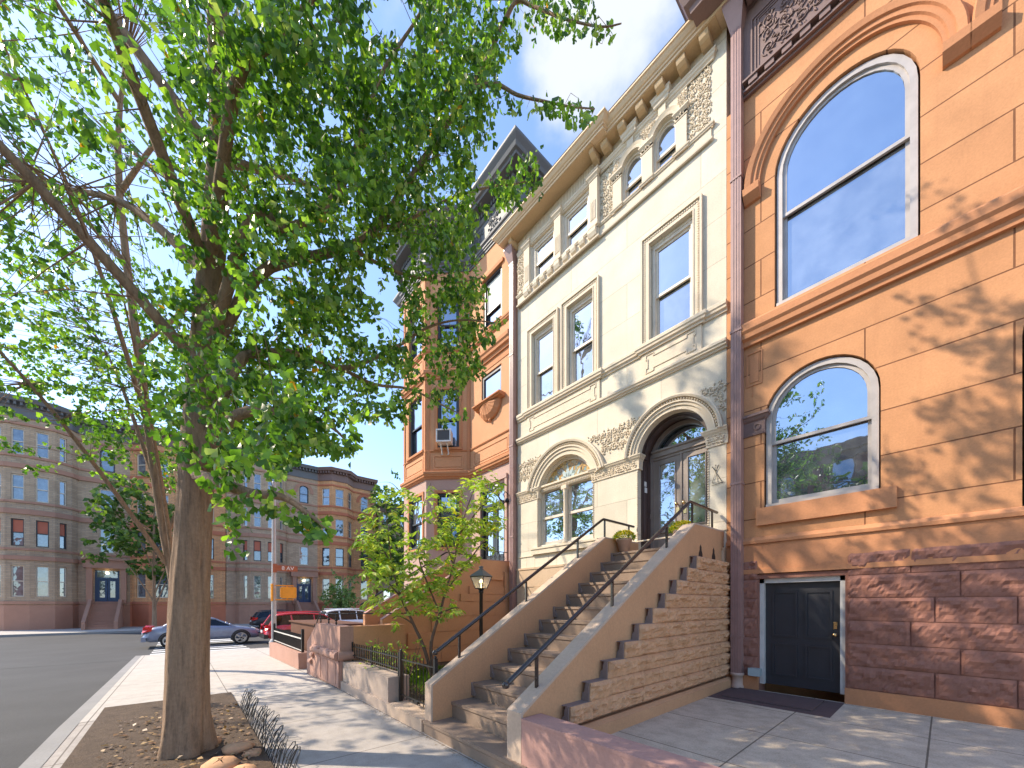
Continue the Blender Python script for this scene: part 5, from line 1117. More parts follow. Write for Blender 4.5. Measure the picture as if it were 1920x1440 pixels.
def plain_block(loc, w_, d, h_, mat, label, f, nwin, name='apartment_building'):
    """simple storeyed block far off: walls, cornice and real window openings on the front"""
    t = thing(name, loc, label, 'building'); q = MB(); hol = []
    n = nwin; rows = int(h_/3.3)
    for r in range(rows):
        for i in range(n): a = w_*(i+0.5)/n; hol.append((a-0.5, a+0.5, 1.6+r*3.3, 3.4+r*3.3))
    q.wall(f, rect(0, w_, -0.5, h_), [rect(*x) for x in hol], 0, -0.25); p = [f(0, -0.5, -0.3), f(w_, -0.5, -0.3), f(w_, -0.5, -d), f(0, -0.5, -d)]; q.prism(p, (0, 0, h_+0.5)); q.build('wall', mat, t)
    q = MB(); q.box(f, -0.1, w_+0.1, h_, h_+0.5, -0.4, 0.35); q.box(f, -0.1, w_+0.1, h_-0.5, h_, -0.2, 0.12); q.build('cornice', 'browncor', t)
    for x0, x1, z0, z1 in hol:
        q = MB(); q.box(f, x0, x1, z0-0.1, z0, -0.1, 0.08); 
        for p in ((x0, x0+0.06, z0, z1), (x1-0.06, x1, z0, z1), (x0, x1, z1-0.06, z1), (x0, x1, (z0+z1)/2-0.03, (z0+z1)/2+0.03)): q.box(f, *p, -0.2, -0.12)
        w2 = q.build('window', 'sash', t); q = MB(); q.box(f, x0, x1, z0, z1, -0.22, -0.2); q.build('pane', 'glass', w2)
    return t
plain_block((-46, 22, 0), 9, 10, 13.5, 'greybrick', 'plain grey brick building mostly hidden by the street tree beyond the orange-tan one', F((-45.6, 18.2, 0), (0, 1, 0)), 4)
plain_block((-6, -16, 0), 16, 9, 10.5, 'redrock', 'dark red row building on the opposite side of the street', F((8, -15.5, 0), (-1, 0, 0)), 6)
# ------------------------------------------------------------ cars on the avenue
def make_car(name, label, paintm, loc, heading, L=4.5, Wd=1.82, Hh=1.6, suv=True, cat='car'):
    """side profile lofted across the width; the nose points along local +x"""
    t = thing(name, loc, label, cat, 'cars on the avenue'); t.rotation_euler = (0, 0, heading); Mx = Matrix.Rotation(heading, 4, 'Z')
    hw = Wd/2
    # sections along the length: x, z bottom, z shoulder, half width
    xs = np.linspace(-L/2, L/2, 19)
    def bel(x): u = (x+L/2)/L; return float(np.interp(u, [0, .03, .15, .5, .72, .93, 1], [0.55, 0.88, 0.98, 0.98, 0.94, 0.78, 0.52]))
    def wid(x): u = (x+L/2)/L; return hw*float(np.interp(u, [0, .04, .15, .8, .94, 1], [0.80, .93, 1, 1, .92, .70]))
    q = MB(); vs = []; m = 8
    for x in xs:
        b = 0.30 if abs(x) < L*0.46 else 0.38; s = bel(x); w_ = wid(x)
        vs += [(x, -w_*0.9, b), (x, -w_, b+0.15), (x, -w_, s-0.12), (x, -w_*0.93, s), (x, w_*0.93, s), (x, w_, s-0.12), (x, w_, b+0.15), (x, w_*0.9, b)]
    q.add(vs, [(i*m+j, i*m+(j+1) % m, (i+1)*m+(j+1) % m, (i+1)*m+j) for i in range(len(xs)-1) for j in range(m)]+[tuple(range(m-1, -1, -1)), tuple(range((len(xs)-1)*m, len(xs)*m))], True)
    rf0, rf1 = (-L*0.40, L*0.10) if suv else (-L*0.22, L*0.08)
    bs0, bs1 = (-L*0.475, L*0.27) if suv else (-L*0.36, L*0.25)
    rh_ = Hh; top = []
    for i in range(11):
        u = i/10; x = rf0+(rf1-rf0)*u; z = rh_-0.10*abs(2*u-1)**2.2; top.append((x, z))
    vs = []
    for x, z in top: vs += [(x, -hw*0.74, z-0.03), (x, -hw*0.55, z), (x, hw*0.55, z), (x, hw*0.74, z-0.03), (x, hw*0.73, z-0.08), (x, -hw*0.73, z-0.08)]
    q.add(vs, [(i*6+j, i*6+(j+1) % 6, (i+1)*6+(j+1) % 6, (i+1)*6+j) for i in range(10) for j in range(6)]+[(5, 4, 3, 2, 1, 0), (60, 61, 62, 63, 64, 65)], True)
    zt = rh_-0.12
    for s in (-1, 1):   # pillars
        for (x0, z0), (x1, z1), r in (((bs1, bel(bs1)), (rf1, zt-0.02), .035), ((bs0+0.05, 0.97), (rf0, zt-0.02), .06), ((-0.05, 0.97), (-0.07, zt), .03), ((-L*0.24, 0.97), (-L*0.25, zt), .045 if suv else .03)):
            q.tube([(x0, s*hw*0.93, z0-0.03), (x1, s*hw*0.73, z1)], r, 6)
        if suv: q.tube([(rf0+0.1, s*hw*0.62, rh_+0.015), (0, s*hw*0.62, rh_+0.05), (rf1-0.15, s*hw*0.62, rh_+0.02)], 0.018, 6)
        q.blob((L*0.20, s*(hw+0.09), 1.02), 0.09, 0.7, 1, 0.7, k=8)
    b = bmbuild(q, 'body', paintm, t, Mx, loc)
    q = MB()
    g = 0.90
    A0 = (bs0+0.04, 0.96); A1 = (rf0, zt); A2 = (rf1, zt); A3 = (bs1, bel(bs1)-0.01)
    side = [A0, A1, A2, A3]
    for s in (-1, 1):
        pts = [(x, s*(hw*0.915 if z < 1.1 else hw*0.72), z) for x, z in side]; q.add(pts, [(0, 1, 2, 3)])
    q.add([(A3[0], -hw*0.91, A3[1]), (A3[0], hw*0.91, A3[1]), (A2[0], hw*0.72, A2[1]), (A2[0], -hw*0.72, A2[1])], [(0, 1, 2, 3)])
    q.add([(A0[0], hw*0.91, A0[1]), (A0[0], -hw*0.91, A0[1]), (A1[0], -hw*0.72, A1[1]), (A1[0], hw*0.72, A1[1])], [(0, 1, 2, 3)])
    bmbuild(q, 'glazing', 'carglass', t, Mx, loc)
    for x in (-L*0.295, L*0.30):
        for s in (-1, 1):
            q = MB(); k = 20; r = 0.345
            pf = [(r-0.09, 0.0), (r, 0.02), (r, 0.2), (r-0.09, 0.22)]; vs = [(x+rr*math.cos(2*PI*j/k), s*(hw-0.20+yy)*1.0, r+rr*math.sin(2*PI*j/k)) for j in range(k) for rr, yy in pf]
            q.add(vs, [(j*4+i, ((j+1) % k)*4+i, ((j+1) % k)*4+(i+1) % 4, j*4+(i+1) % 4) for j in range(k) for i in range(4)]); wh = bmbuild(q, 'wheel', 'rubber', t, Mx, loc)
            q = MB(); yo = s*(hw+0.005)
            for j in range(5):
                an = 2*PI*j/5; d = (math.cos(an), math.sin(an)); e = (-d[1]*0.035, d[0]*0.035)
                q.add([(x+e[0], yo, r+e[1]), (x-e[0], yo, r-e[1]), (x+d[0]*0.25-e[0], yo, r+d[1]*0.25-e[1]), (x+d[0]*0.25+e[0], yo, r+d[1]*0.25+e[1])], [(0, 1, 2, 3)])
            vs = [(x+rr*math.cos(2*PI*j/k), yo-s*0.01, r+rr*math.sin(2*PI*j/k)) for j in range(k) for rr in (0.22, 0.26)]; q.add(vs, [(2*j, 2*((j+1) % k), 2*((j+1) % k)+1, 2*j+1) for j in range(k)])
            bmbuild(q, 'rim', 'alloy', wh, Mx, loc)
            q = MB(); vs = [(x+rr*math.cos(PI*j/12), s*(hw+0.008), r+rr*math.sin(PI*j/12)) for j in range(13) for rr in (0.35, 0.41)]; q.add(vs, [(2*j, 2*j+2, 2*j+3, 2*j+1) for j in range(12)]); bmbuild(q, 'wheel_arch', 'blacktrim', t, Mx, loc)
    for s in (-1, 1):
        q = MB(); q.prism([(-L/2+0.0, s*hw*0.60, 0.72), (-L/2-0.01, s*hw*0.86, 0.72), (-L/2+0.30, s*hw*1.005, 0.80), (-L/2+0.34, s*hw*1.005, 0.97), (-L/2+0.05, s*hw*0.86, 1.0), (-L/2+0.02, s*hw*0.60, 0.92)], (-0.02, 0, 0)); bmbuild(q, 'tail_light', 'taillight', t, Mx, loc)
        q = MB(); q.prism([(L/2-0.10, s*hw*0.50, 0.62), (L/2-0.22, s*hw*0.88, 0.66), (L/2-0.30, s*hw*0.90, 0.78), (L/2-0.16, s*hw*0.5, 0.72)], (0.06, 0, 0)); bmbuild(q, 'headlight', 'headlight', t, Mx, loc)
    q = MB(); q.wbox(-L/2-0.05, -L/2+0.12, -hw*0.86, hw*0.86, 0.32, 0.52); q.wbox(L/2-0.22, L/2+0.03, -hw*0.7, hw*0.7, 0.32, 0.48); bmbuild(q, 'bumper', 'blacktrim' if suv else paintm, t, Mx, loc)
    q = MB(); q.wbox(-L/2-0.06, -L/2-0.04, -0.26, 0.26, 0.60, 0.72); bmbuild(q, 'number_plate', 'white', t, Mx, loc)
    return t
def bmbuild(q, name, mat, parent, Mx, loc):
    q.v = [tuple(Vector(p)) for p in q.v]; me = bpy.data.meshes.new(name); me.from_pydata(q.v, [], q.f); me.polygons.foreach_set('use_smooth', q.sm); me.materials.append(M[mat]); me.validate(); me.update()
    o = bpy.data.objects.new(name, me); COL.objects.link(o); o.parent = parent; return o
make_car('parked_car', 'red hatchback with roof rails and red tail lamp behind the corner pole', 'redcar', (-22.6, 5.35, rz(-22.6)), R(90), L=4.5, Hh=1.58)
make_car('parked_car', 'white SUV in the far lane behind the red car', 'whitecar', (-27.2, 9.1, rz(-27)), R(90), L=4.7, Hh=1.68)
make_car('parked_car', 'grey-blue saloon car left of the red car', 'bluecar', (-24.4, 0.95, rz(-24)), R(90), L=4.5, Hh=1.42, suv=False)
make_car('parked_car', 'black car parked along the far kerb before the grey brick house', 'darkframe', (-37.0, 6.6, rz(-37)), R(90), L=4.6, Hh=1.5)
# ------------------------------------------------------------ corner pole with sign and walk signal
pl = thing('signal_pole', (-20.5, 3.25, -0.2), 'tall galvanised corner pole with brown avenue sign and orange walk signal', 'signal pole')
px, py = -20.5, 3.25
q = MB(); q.tube([(px, py, -0.45), (px, py, 7.2)], [0.11, 0.075], 14); q.lathe((px, py, -0.45), [(0.2, 0), (0.2, 0.25), (0.12, 0.4)], 14); q.lathe((px, py, 7.15), [(0.075, 0), (0.085, 0.02), (0.085, 0.06), (0.0, 0.10)], 12); q.build('pole', 'polegrey', pl)
# sign faces the camera side (+x), plate lies in the y-z plane
fs = F((px+0.12, py, 0), (0, 1, 0)); q = MB(); q.box(fs, 0.10, 0.95, 3.10, 3.36, 0.0, 0.02); q.box(fs, -0.06, 0.10, 3.02, 3.42, -0.02, 0.03); sg = q.build('street_sign', 'signbrown', pl)
cu = bpy.data.curves.new('lettering', 'FONT'); cu.body = '8 AV'; cu.size = 0.25; cu.align_x = 'CENTER'; cu.align_y = 'CENTER'; cu.extrude = 0.002
to = bpy.data.objects.new('lettering', cu); COL.objects.link(to); bpy.context.view_layer.update()
me = bpy.data.meshes.new_from_object(to); COL.objects.unlink(to); bpy.data.objects.remove(to)
mt = Matrix(((0, 0, 1, 0.12+0.024), (1, 0, 0, 0.54), (0, 1, 0, 3.23+0.2), (0, 0, 0, 1))); me.transform(mt); me.materials.clear(); me.materials.append(M['white'])
lo = bpy.data.objects.new('lettering', me); COL.objects.link(lo); lo.parent = sg
q = MB(); q.box(fs, 0.30, 0.85, 1.83, 2.36, -0.10, 0.12); q.box(fs, 0.24, 0.30, 1.87, 2.32, -0.08, 0.10); q.box(fs, 0.85, 0.88, 1.87, 2.32, -0.06, 0.14)
q.box(fs, -0.12, 0.80, 2.40, 2.45, -0.08, -0.03); q.box(fs, -0.12, 0.80, 1.74, 1.79, -0.08, -0.03); q.box(fs, 0.5, 0.56, 2.36, 2.42, -0.08, 0.0); q.box(fs, 0.5, 0.56, 1.78, 1.84, -0.08, 0.0); q.box(fs, -0.12, -0.05, 1.70, 2.50, -0.16, 0.02)
q.build('walk_signal', 'yellow', pl)
# ------------------------------------------------------------ yard things
lp = thing('lamp_post', (-6.2, 4.59, 0.17), 'black iron yard lamp with a tapered glass lantern and glowing flame', 'lamp post')
lx, ly = -6.2, 4.59
q = MB(); q.lathe((lx, ly, 0.17), [(0.07, 0), (0.07, 0.08), (0.045, 0.14), (0.038, 0.5), (0.035, 1.60), (0.05, 1.62), (0.05, 1.65), (0.03, 1.67), (0.03, 1.70)], 14); q.build('post', 'iron', lp)
zb, zt, rb, rt = 1.87, 2.11, 0.085, 0.155
def sq(r, z, an=R(20)): return [Vector((lx+r*1.414*math.cos(an+PI/4+PI/2*i), ly+r*1.414*math.sin(an+PI/4+PI/2*i), z)) for i in range(4)]
b4, t4 = sq(rb, zb), sq(rt, zt); c4 = sq(0.05, zt+0.13); d4 = sq(0.175, zt+0.005)
q = MB()
for i in range(4):
    q.tube([b4[i], t4[i]], 0.008, 6); q.tube([b4[i], b4[(i+1) % 4]], 0.009, 6); q.tube([t4[i], t4[(i+1) % 4]], 0.011, 6)
q.add(b4, [(0, 1, 2, 3)]); q.lathe((lx, ly, zb-0.05), [(0.02, 0), (0.06, 0.02), (0.06, 0.05)], 12); q.build('lantern_frame', 'iron', lp)
q = MB(); q.add(d4+c4, [(i, (i+1) % 4, (i+1) % 4+4, i+4) for i in range(4)]+[(4, 5, 6, 7), (3, 2, 1, 0)]); q.lathe((lx, ly, zt+0.12), [(0.05, 0), (0.055, 0.03), (0.03, 0.05), (0.05, 0.07), (0.045, 0.09), (0.0, 0.10)], 12); q.build('lantern_cap', 'greymetal', lp)
q = MB(); q.add(b4+t4, [(i, (i+1) % 4, (i+1) % 4+4, i+4) for i in range(4)]); q.build('lantern_glass', 'lglass', lp)
q = MB(); q.tube([(lx, ly, zb), (lx, ly, zb+0.10)], 0.012, 6); q.blob((lx, ly, zb+0.15), 0.028, 1, 1, 1.5, k=8); q.blob((lx-0.035, ly, zb+0.14), 0.018, 1, 1, 1.5, k=6); q.blob((lx+0.035, ly, zb+0.14), 0.018, 1, 1, 1.5, k=6); q.build('flame', 'flame', lp)
rnd = random.Random(3)
def leafset(): return {'v': [], 'n': 0, 'tone': []}
FAN = np.array([(0, 0, 0), (-.50, .60, .20), (-.33, .84, .22), (-.13, .93, .07), (-.02, .66, 0), (.50, .60, .20), (.33, .84, .14), (.13, .93, .05), (.02, .66, 0)], float)
FANF = [(0, 4, 3, 2, 1), (0, 5, 6, 7, 8), (0, 8, 4)]
LAN = np.array([(0, 0, 0), (-.17, .22, .06), (-.20, .5, .09), (-.10, .8, .03), (0, 1.0, -.06), (.10, .8, .03), (.20, .5, .09), (.17, .22, .06), (0, .5, .0)], float)
LANF = [(0, 8, 2, 1), (8, 4, 3, 2), (0, 7, 6, 8), (8, 6, 5, 4)]
QUAD = np.array([(0, 0, 0), (-.35, .45, .08), (0, 1.0, -.05), (.35, .45, .08)], float)
QUADF = [(0, 3, 2, 1)]
def build_leaves(name, pos, axis, nrm, size, tone, shape, faces, mat, parent=None):
    """one mesh of leaf-sized faces; every leaf has its own direction, size and tone"""
    pos, axis, nrm, size, tone = map(np.asarray, (pos, axis, nrm, size, tone)); n = len(pos)
    axis = axis/np.linalg.norm(axis, axis=1)[:, None]; side = np.cross(axis, nrm); side /= np.linalg.norm(side, axis=1)[:, None]+1e-9; nn = np.cross(side, axis)
    k = len(shape); P = pos[:, None, :]+size[:, None, None]*(shape[None, :, 0, None]*side[:, None, :]+shape[None, :, 1, None]*axis[:, None, :]+shape[None, :, 2, None]*nn[:, None, :])
    org = np.array(parent.location) if parent is not None else np.zeros(3); P = P-org
    me = bpy.data.meshes.new(name); lens = [len(f) for f in faces]; idx = np.concatenate([np.array(f) for f in faces]); L = len(idx)
    me.vertices.add(n*k); me.vertices.foreach_set('co', P.reshape(-1).astype(np.float32))
    me.loops.add(n*L); me.loops.foreach_set('vertex_index', (idx[None, :]+np.arange(n)[:, None]*k).reshape(-1).astype(np.int32))
    st = np.concatenate([[0], np.cumsum(lens)[:-1]]); me.polygons.add(n*len(faces))
    me.polygons.foreach_set('loop_start', (st[None, :]+np.arange(n)[:, None]*L).reshape(-1).astype(np.int32))
    me.polygons.foreach_set('loop_total', np.tile(lens, n).astype(np.int32)); me.update(calc_edges=True)
    at = me.attributes.new('tone', 'FLOAT', 'POINT'); at.data.foreach_set('value', np.repeat(tone, k).astype(np.float32))
    me.materials.append(M[mat]); o = bpy.data.objects.new(name, me); COL.objects.link(o)
    if parent is not None: o.parent = parent
    return o
# flower pots on the landing
def flower_pot(x, y, z):
    t = thing('flower_pot', (x, y, z), 'pot of yellow flowers', 'flower pot', 'yellow flower pots on the stoop')
    q = MB(); q.lathe((x, y, z), [(0, 0), (0.085, 0), (0.125, 0.21), (0.14, 0.215), (0.142, 0.255), (0.125, 0.26), (0.118, 0.23), (0, 0.23)], 20); q.build('pot', 'clay', t)
    r = random.Random(int(x*10)); P, A, N, S, T = [], [], [], [], []; P2, A2, N2, S2, T2 = [], [], [], [], []
    for i in range(900):
        th = r.uniform(0, 2*PI); ph = math.acos(r.uniform(-0.15, 1)); d = Vector((math.cos(th)*math.sin(ph), math.sin(th)*math.sin(ph), math.cos(ph)*0.72))
        p = Vector((x, y, z+0.27))+d*0.185*r.uniform(0.85, 1.08)
        up = r.random() < 0.20+0.62*max(0, d.z/0.72)
        if up:
            for k in range(3): P.append(p); A.append(Vector((r.uniform(-1, 1), r.uniform(-1, 1), r.uniform(-0.2, 0.6)))+d*0.6); N.append(d+Vector((0.01, 0.02, 0.03))); S.append(r.uniform(.018, .028)); T.append(r.random())
        else: P2.append(p*0.97+Vector((x, y, z+0.25))*0.03); A2.append(d+Vector((r.uniform(-.6, .6), r.uniform(-.6, .6), r.uniform(-.4, .4)))); N2.append((r.uniform(-1, 1), r.uniform(-1, 1), 1)); S2.append(r.uniform(.03, .045)); T2.append(r.random())
    build_leaves('flowers', P, A, N, S, T, QUAD, QUADF, 'petal', t); build_leaves('leaves', P2, A2, N2, S2, T2, LAN, LANF, 'grass', t); return t
fp = flower_pot(-3.86, 6.10, stoop_z(13)); fp['label'] = 'clay pot of yellow flowers on the stair landing against the left cheek wall'
fp2 = copy_tree(fp); fp2.location = (-2.80, 6.12, stoop_z(13)); fp2['label'] = 'clay pot of yellow flowers behind the right handrail by the front door'
# lawn
P, A, N, S, T = [], [], [], [], []
r = random.Random(77)
for i in range(15000):
    x, y = r.uniform(-7.2, -4.2), r.uniform(2.75, 5.4)
    if math.sin(x*3.1)+math.sin(y*4.3+x) < -1.15: continue
    if y < 3.0 and r.random() < 0.7: continue
    P.append((x, y, 0.16)); A.append((r.uniform(-.5, .5), r.uniform(-.5, .5), 1)); N.append((r.uniform(-1, 1), r.uniform(-1, 1), .1)); S.append(r.uniform(.05, .11)); T.append(r.random())
BL = np.array([(-.06, 0, 0), (.06, 0, 0), (.03, .6, .08), (0, 1, .25), (-.03, .6, .08)], float)
g = build_leaves('lawn', P, A, N, S, T, BL, [(0, 1, 2, 3, 4)], 'grass'); g['kind'] = 'stuff'; g['label'] = 'patch of lawn grass in the front yard'
P, A, N, S, T = [], [], [], [], []
for i in range(900):
    a = r.random() < 0.35; x, y = (r.uniform(-7.2, -4.3), r.uniform(2.6, 3.0)) if a else (r.uniform(-7.2, -3.3), r.uniform(-0.6, 0.62))
    P.append((x, y, (0.175 if a else 0.025)+r.uniform(0, .02))); A.append((r.uniform(-1, 1), r.uniform(-1, 1), r.uniform(0, .25))); N.append((r.uniform(-.4, .4), r.uniform(-.4, .4), 1)); S.append(r.uniform(.03, .07)); T.append(r.choice((0.2, 0.5, 1.0)))
for i in range(500): P.append((r.uniform(-9, -2.5), 2.18-abs(r.gauss(0, .05)), 0.004)); A.append((r.uniform(-1, 1), r.uniform(-1, 1), 0.05)); N.append((0, .1, 1)); S.append(r.uniform(.008, .02)); T.append(r.random())
M['litter'] = foliage('fallen_leaf', [(0.0, (0.10, 0.06, 0.03, 1)), (0.5, (0.22, 0.12, 0.05, 1)), (1.0, (0.38, 0.24, 0.10, 1))], 0.1)
g = build_leaves('fallen_leaves', P, A, N, S, T, QUAD, QUADF, 'litter'); g['kind'] = 'stuff'; g['label'] = 'scattered dry leaves on soil and pavement edge'
# pit stones and bent wire edging
for i, (x, y, s) in enumerate(((-4.15, 0.42, .13), (-4.45, 0.28, .16), (-4.9, 0.45, .14), (-5.3, 0.2, .15), (-3.8, 0.3, .12), (-4.65, 0.55, .09))):
    q = MB(); rr = random.Random(i); k = 10
    q.lathe((x, y, 0.0), [(0.0, 0), (s*.9, 0.0), (s, s*.35), (s*.7, s*.62), (0, s*.7)], 9, True); q.v = [(a+rr.uniform(-.02, .02), b+rr.uniform(-.02, .02), c) for a, b, c in q.v]
    tag(q.build('edging_rock', 'tanrock'), ['flat tan rock in the soil nearest the bent wire end', 'large tan rock in the tree pit soil', 'tan rock beside the wire edging', 'tan rock nearest the trunk', 'small tan rock at the right of the pit', 'smallest tan rock under the wire edging'][i], 'rock', 'rocks in the tree pit')
wf = thing('wire_edging', (-5, 0.66, 0), 'bent dark wire hoop edging leaning along the tree pit', 'edging')
q = MB()
for i in range(34):
    x = -6.9+i*0.098; rr = random.Random(i+3); ln = 0.10+rr.uniform(-.05, .06); y = 0.66; h_ = 0.30+rr.uniform(-.04, .03)
    if i in (8, 21): h_ = 0.40; ln = 0.02
    q.tube([(x, y, 0), (x+.005, y+ln*.6, h_*.7), (x+.03, y+ln, h_*.95), (x+.075, y+ln+.01, h_), (x+.12, y+ln, h_*.93), (x+.145, y+ln*.6, h_*.65), (x+.15, y, 0)], 0.0045, 5)
q.build('hoops', 'iron', wf)
q = MB(); q.tube([(-6.9, 0.665, 0.10), (-5.4, 0.69, 0.11), (-4.4, 0.67, 0.10), (-3.5, 0.68, 0.09)], 0.005, 5); q.tube([(-6.9, 0.68, 0.19), (-5.4, 0.73, 0.18), (-4.4, 0.69, 0.20), (-3.5, 0.72, 0.17)], 0.005, 5); q.build('tie_wire', 'iron', wf)

# ------------------------------------------------------------ trees
CX, FPX, YH = 960.0, 710.0, 1133.0
cth, sth = math.cos(R(41.17)), math.sin(R(41.17))
def ray(u, v, d):
    t = (u-CX)/FPX; return np.array([(-cth+sth*t)*d, (sth+cth*t)*d, H+(YH-v)/FPX*d])
def proj(p):
    d = -cth*p[0]+sth*p[1]; r_ = sth*p[0]+cth*p[1]; d = max(d, 1e-3) if d > 0 else d
    return (CX+FPX*r_/d, YH-FPX*(p[2]-H)/d, d)
# outline of the near crown as seen from the pavement; depth comes from the branches
OUT = [(60, -500), (1250, -500), (1190, -60), (1168, 20), (1170, 60), (1140, 75), (1128, 88), (1100, 66), (1060, 74), (1010, 68), (990, 88), (958, 98), (940, 125), (930, 150), (950, 158), (985, 172), (1030, 180), (1075, 172), (1110, 195), (1122, 212),
       (1092, 238), (1045, 222), (1010, 210), (975, 208), (945, 215), (915, 208), (918, 235), (930, 258), (906, 280), (925, 322), (950, 300), (985, 275), (1018, 270), (1000, 290), (1020, 335), (1012, 378), (975, 384), (925, 390), (912, 412), (893, 432), (897, 470), (918, 494), (905, 515), (918, 545), (908, 570), (938, 588), (946, 604), (928, 625), (925, 640),
       (893, 656), (915, 690), (900, 708), (872, 710), (864, 728), (876, 765), (874, 782), (848, 795), (818, 796), (800, 780), (793, 766), (770, 764), (764, 795), (748, 806), (735, 798), (700, 786), (668, 790), (680, 808), (664, 838), (660, 870), (638, 848), (600, 850), (575, 846), (548, 868), (528, 890), (518, 906), (505, 880), (494, 845), (470, 850), (420, 880), (300, 860), (60, 700)]
OUT2 = [(380, 880), (440, 905), (490, 912), (520, 905), (552, 938), (585, 960), (622, 985), (612, 1006), (580, 1010), (560, 985), (520, 962), (470, 960), (400, 950)]
def inpoly(u, v, P):
    c = False; j = len(P)-1
    for i in range(len(P)):
        if (P[i][1] > v) != (P[j][1] > v) and u < (P[j][0]-P[i][0])*(v-P[i][1])/(P[j][1]-P[i][1])+P[i][0]: c = not c
        j = i
    return c
GAPS = [(730, 25, 34, 45), (765, 60, 14, 45), (700, 515, 16, 40), (735, 560, 18, 45), (905, 300, 14, 34), (752, 480, 14, 26), (612, 225, 16, 12), (960, 235, 25, 25), (1020, 120, 60, 25), (520, 660, 9, 12), (700, 620, 10, 22), (650, 90, 12, 8), (560, 300, 9, 9), (585, 415, 10, 8), (680, 315, 12, 16), (500, 500, 7, 12)]
def open_sky(u, v): return any(((u-a)/w_)**2+((v-b)/h_)**2 < 1 for a, b, w_, h_ in GAPS)
DAPPLE = [(-4.12, 5.62, .20), (-4.0, 5.3, .16), (-4.3, 5.85, .10), (-3.35, 5.68, .15), (-3.1, 5.72, .18), (-2.85, 6.25, .2), (-2.6, 6.4, .22), (-2.62, 5.55, .2), (-2.45, 5.15, .2), (-2.65, 4.7, .16), (-2.5, 4.05, .2), (-2.6, 3.45, .17), (-2.1, 5.6, .35), (-1.9, 5.1, .3), (-2.2, 4.6, .25), (-1.85, 3.9, .25), (-2.15, 3.3, .25), (-1.9, 2.9, .2), (-2.1, 2.4, .2)]
def sunblock(p, strict=True):
    """would a leaf here shade masonry that stands in full sun at this hour?"""
    k = (6.85-p[1])/0.95; sx = p[0]+k; sz = p[2]-1.24*k
    if -13 < sx < -7.6 and sz > 2.2: return True
    if -7.6 <= sx < -4.7 and sz > 0.6: return True
    if -4.7 <= sx < -1.7 and sz > 2.2: return not any((sx-a)**2+(sz-b)**2 < r_*r_ for a, b, r_ in DAPPLE)
    k = (3.4-p[1])/0.95; sx = p[0]+k; sz = p[2]-1.24*k
    if -7.6 < sx < -4.9 and 1.4 < sz < 4.4 and k > 0: return True
    return False
def grow(trunk_mb, limbs, centres, rr, r0=0.012, maxd=1.7):
    """thin sprays from the nearest limb node out to every leaf cluster"""
    nodes = np.array([p for l in limbs for p in l]); out_ = []
    for c in centres:
        d = np.linalg.norm(nodes-c, axis=1); j = int(np.argmin(d+0.15*(nodes[:, 2]-c[2] > 0.4))); out_.append((nodes[j], c))
        a = nodes[j]; m = (a+c)/2+np.array([rr.uniform(-.08, .08), rr.uniform(-.08, .08), 0.06*d[j]])
        pu = proj(c)
        if d[j] > (maxd if not (pu[2] > 0 and 870 < pu[0] < 1300 and pu[1] < 420) else min(maxd, .42)): out_.pop(); continue
        if d[j] > 0.02 and all(ok_leaf(a+(c-a)*w_) for w_ in (.3, .6, .9)): trunk_mb.tube([a, m, c], [r0*(0.6+0.5*min(d[j], 2)), r0*0.6, r0*0.3], 4, cap=False)
    return out_
def smooth_path(pts, n=4):
    pts = [np.array(p, float) for p in pts]; o = []
    for i in range(len(pts)-1):
        p0, p1, p2, p3 = pts[max(i-1, 0)], pts[i], pts[i+1], pts[min(i+2, len(pts)-1)]
        for k in range(n):
            t = k/n; o.append(0.5*((2*p1)+(-p0+p2)*t+(2*p0-5*p1+4*p2-p3)*t*t+(-p0+3*p1-3*p2+p3)*t**3))
    o.append(pts[-1]); return o
def leaf_spray(c, direction, rr, nl, L, size, down, PL, test=None):
    """leaves along a short twig: ginkgo-like, hanging on thin stalks"""
    tw = [c]; d = Vector(direction).normalized()
    for i in range(nl):
        t = rr.random(); p = np.array(c)+np.array(d)*L*(t-0.35)+np.array([rr.gauss(0, .05), rr.gauss(0, .05), rr.gauss(-0.03, .05)])
        if test and not test(p): continue
        a = Vector((rr.gauss(0, .55), rr.gauss(0, .55), rr.gauss(-down, .45)))
        PL[0].append(p); PL[1].append(tuple(a)); PL[2].append((rr.gauss(0, 1), rr.gauss(0, 1), rr.gauss(0, .6)+.01)); PL[3].append(size*rr.uniform(.72, 1.15)); PL[4].append(rr.random()**1.1*0.985 if rr.random() > .004 else 1.0)
    return tuple(d)
rr = random.Random(2024)
g1 = thing('ginkgo_tree', (-5.2, 0.05, 0), 'large ginkgo street tree whose leafy boughs hang over the sidewalk near the camera', 'tree', 'ginkgo street trees')
base = np.array([-5.2, 0.05, 0.0])
trunk = smooth_path([(-5.2, 0.05, -0.05), (-5.22, 0.06, 1.2), (-5.15, 0.12, 2.8), (-5.1, 0.2, 4.5), (-5.0, 0.3, 6.2), (-5.0, 0.3, 8.2), (-5.1, 0.2, 10.2)], 4)
T3, T4, T5, T6 = (-5.15, .12, 2.9), (-5.12, .18, 4.0), (-5.08, .22, 5.0), (-5.0, .3, 6.2)
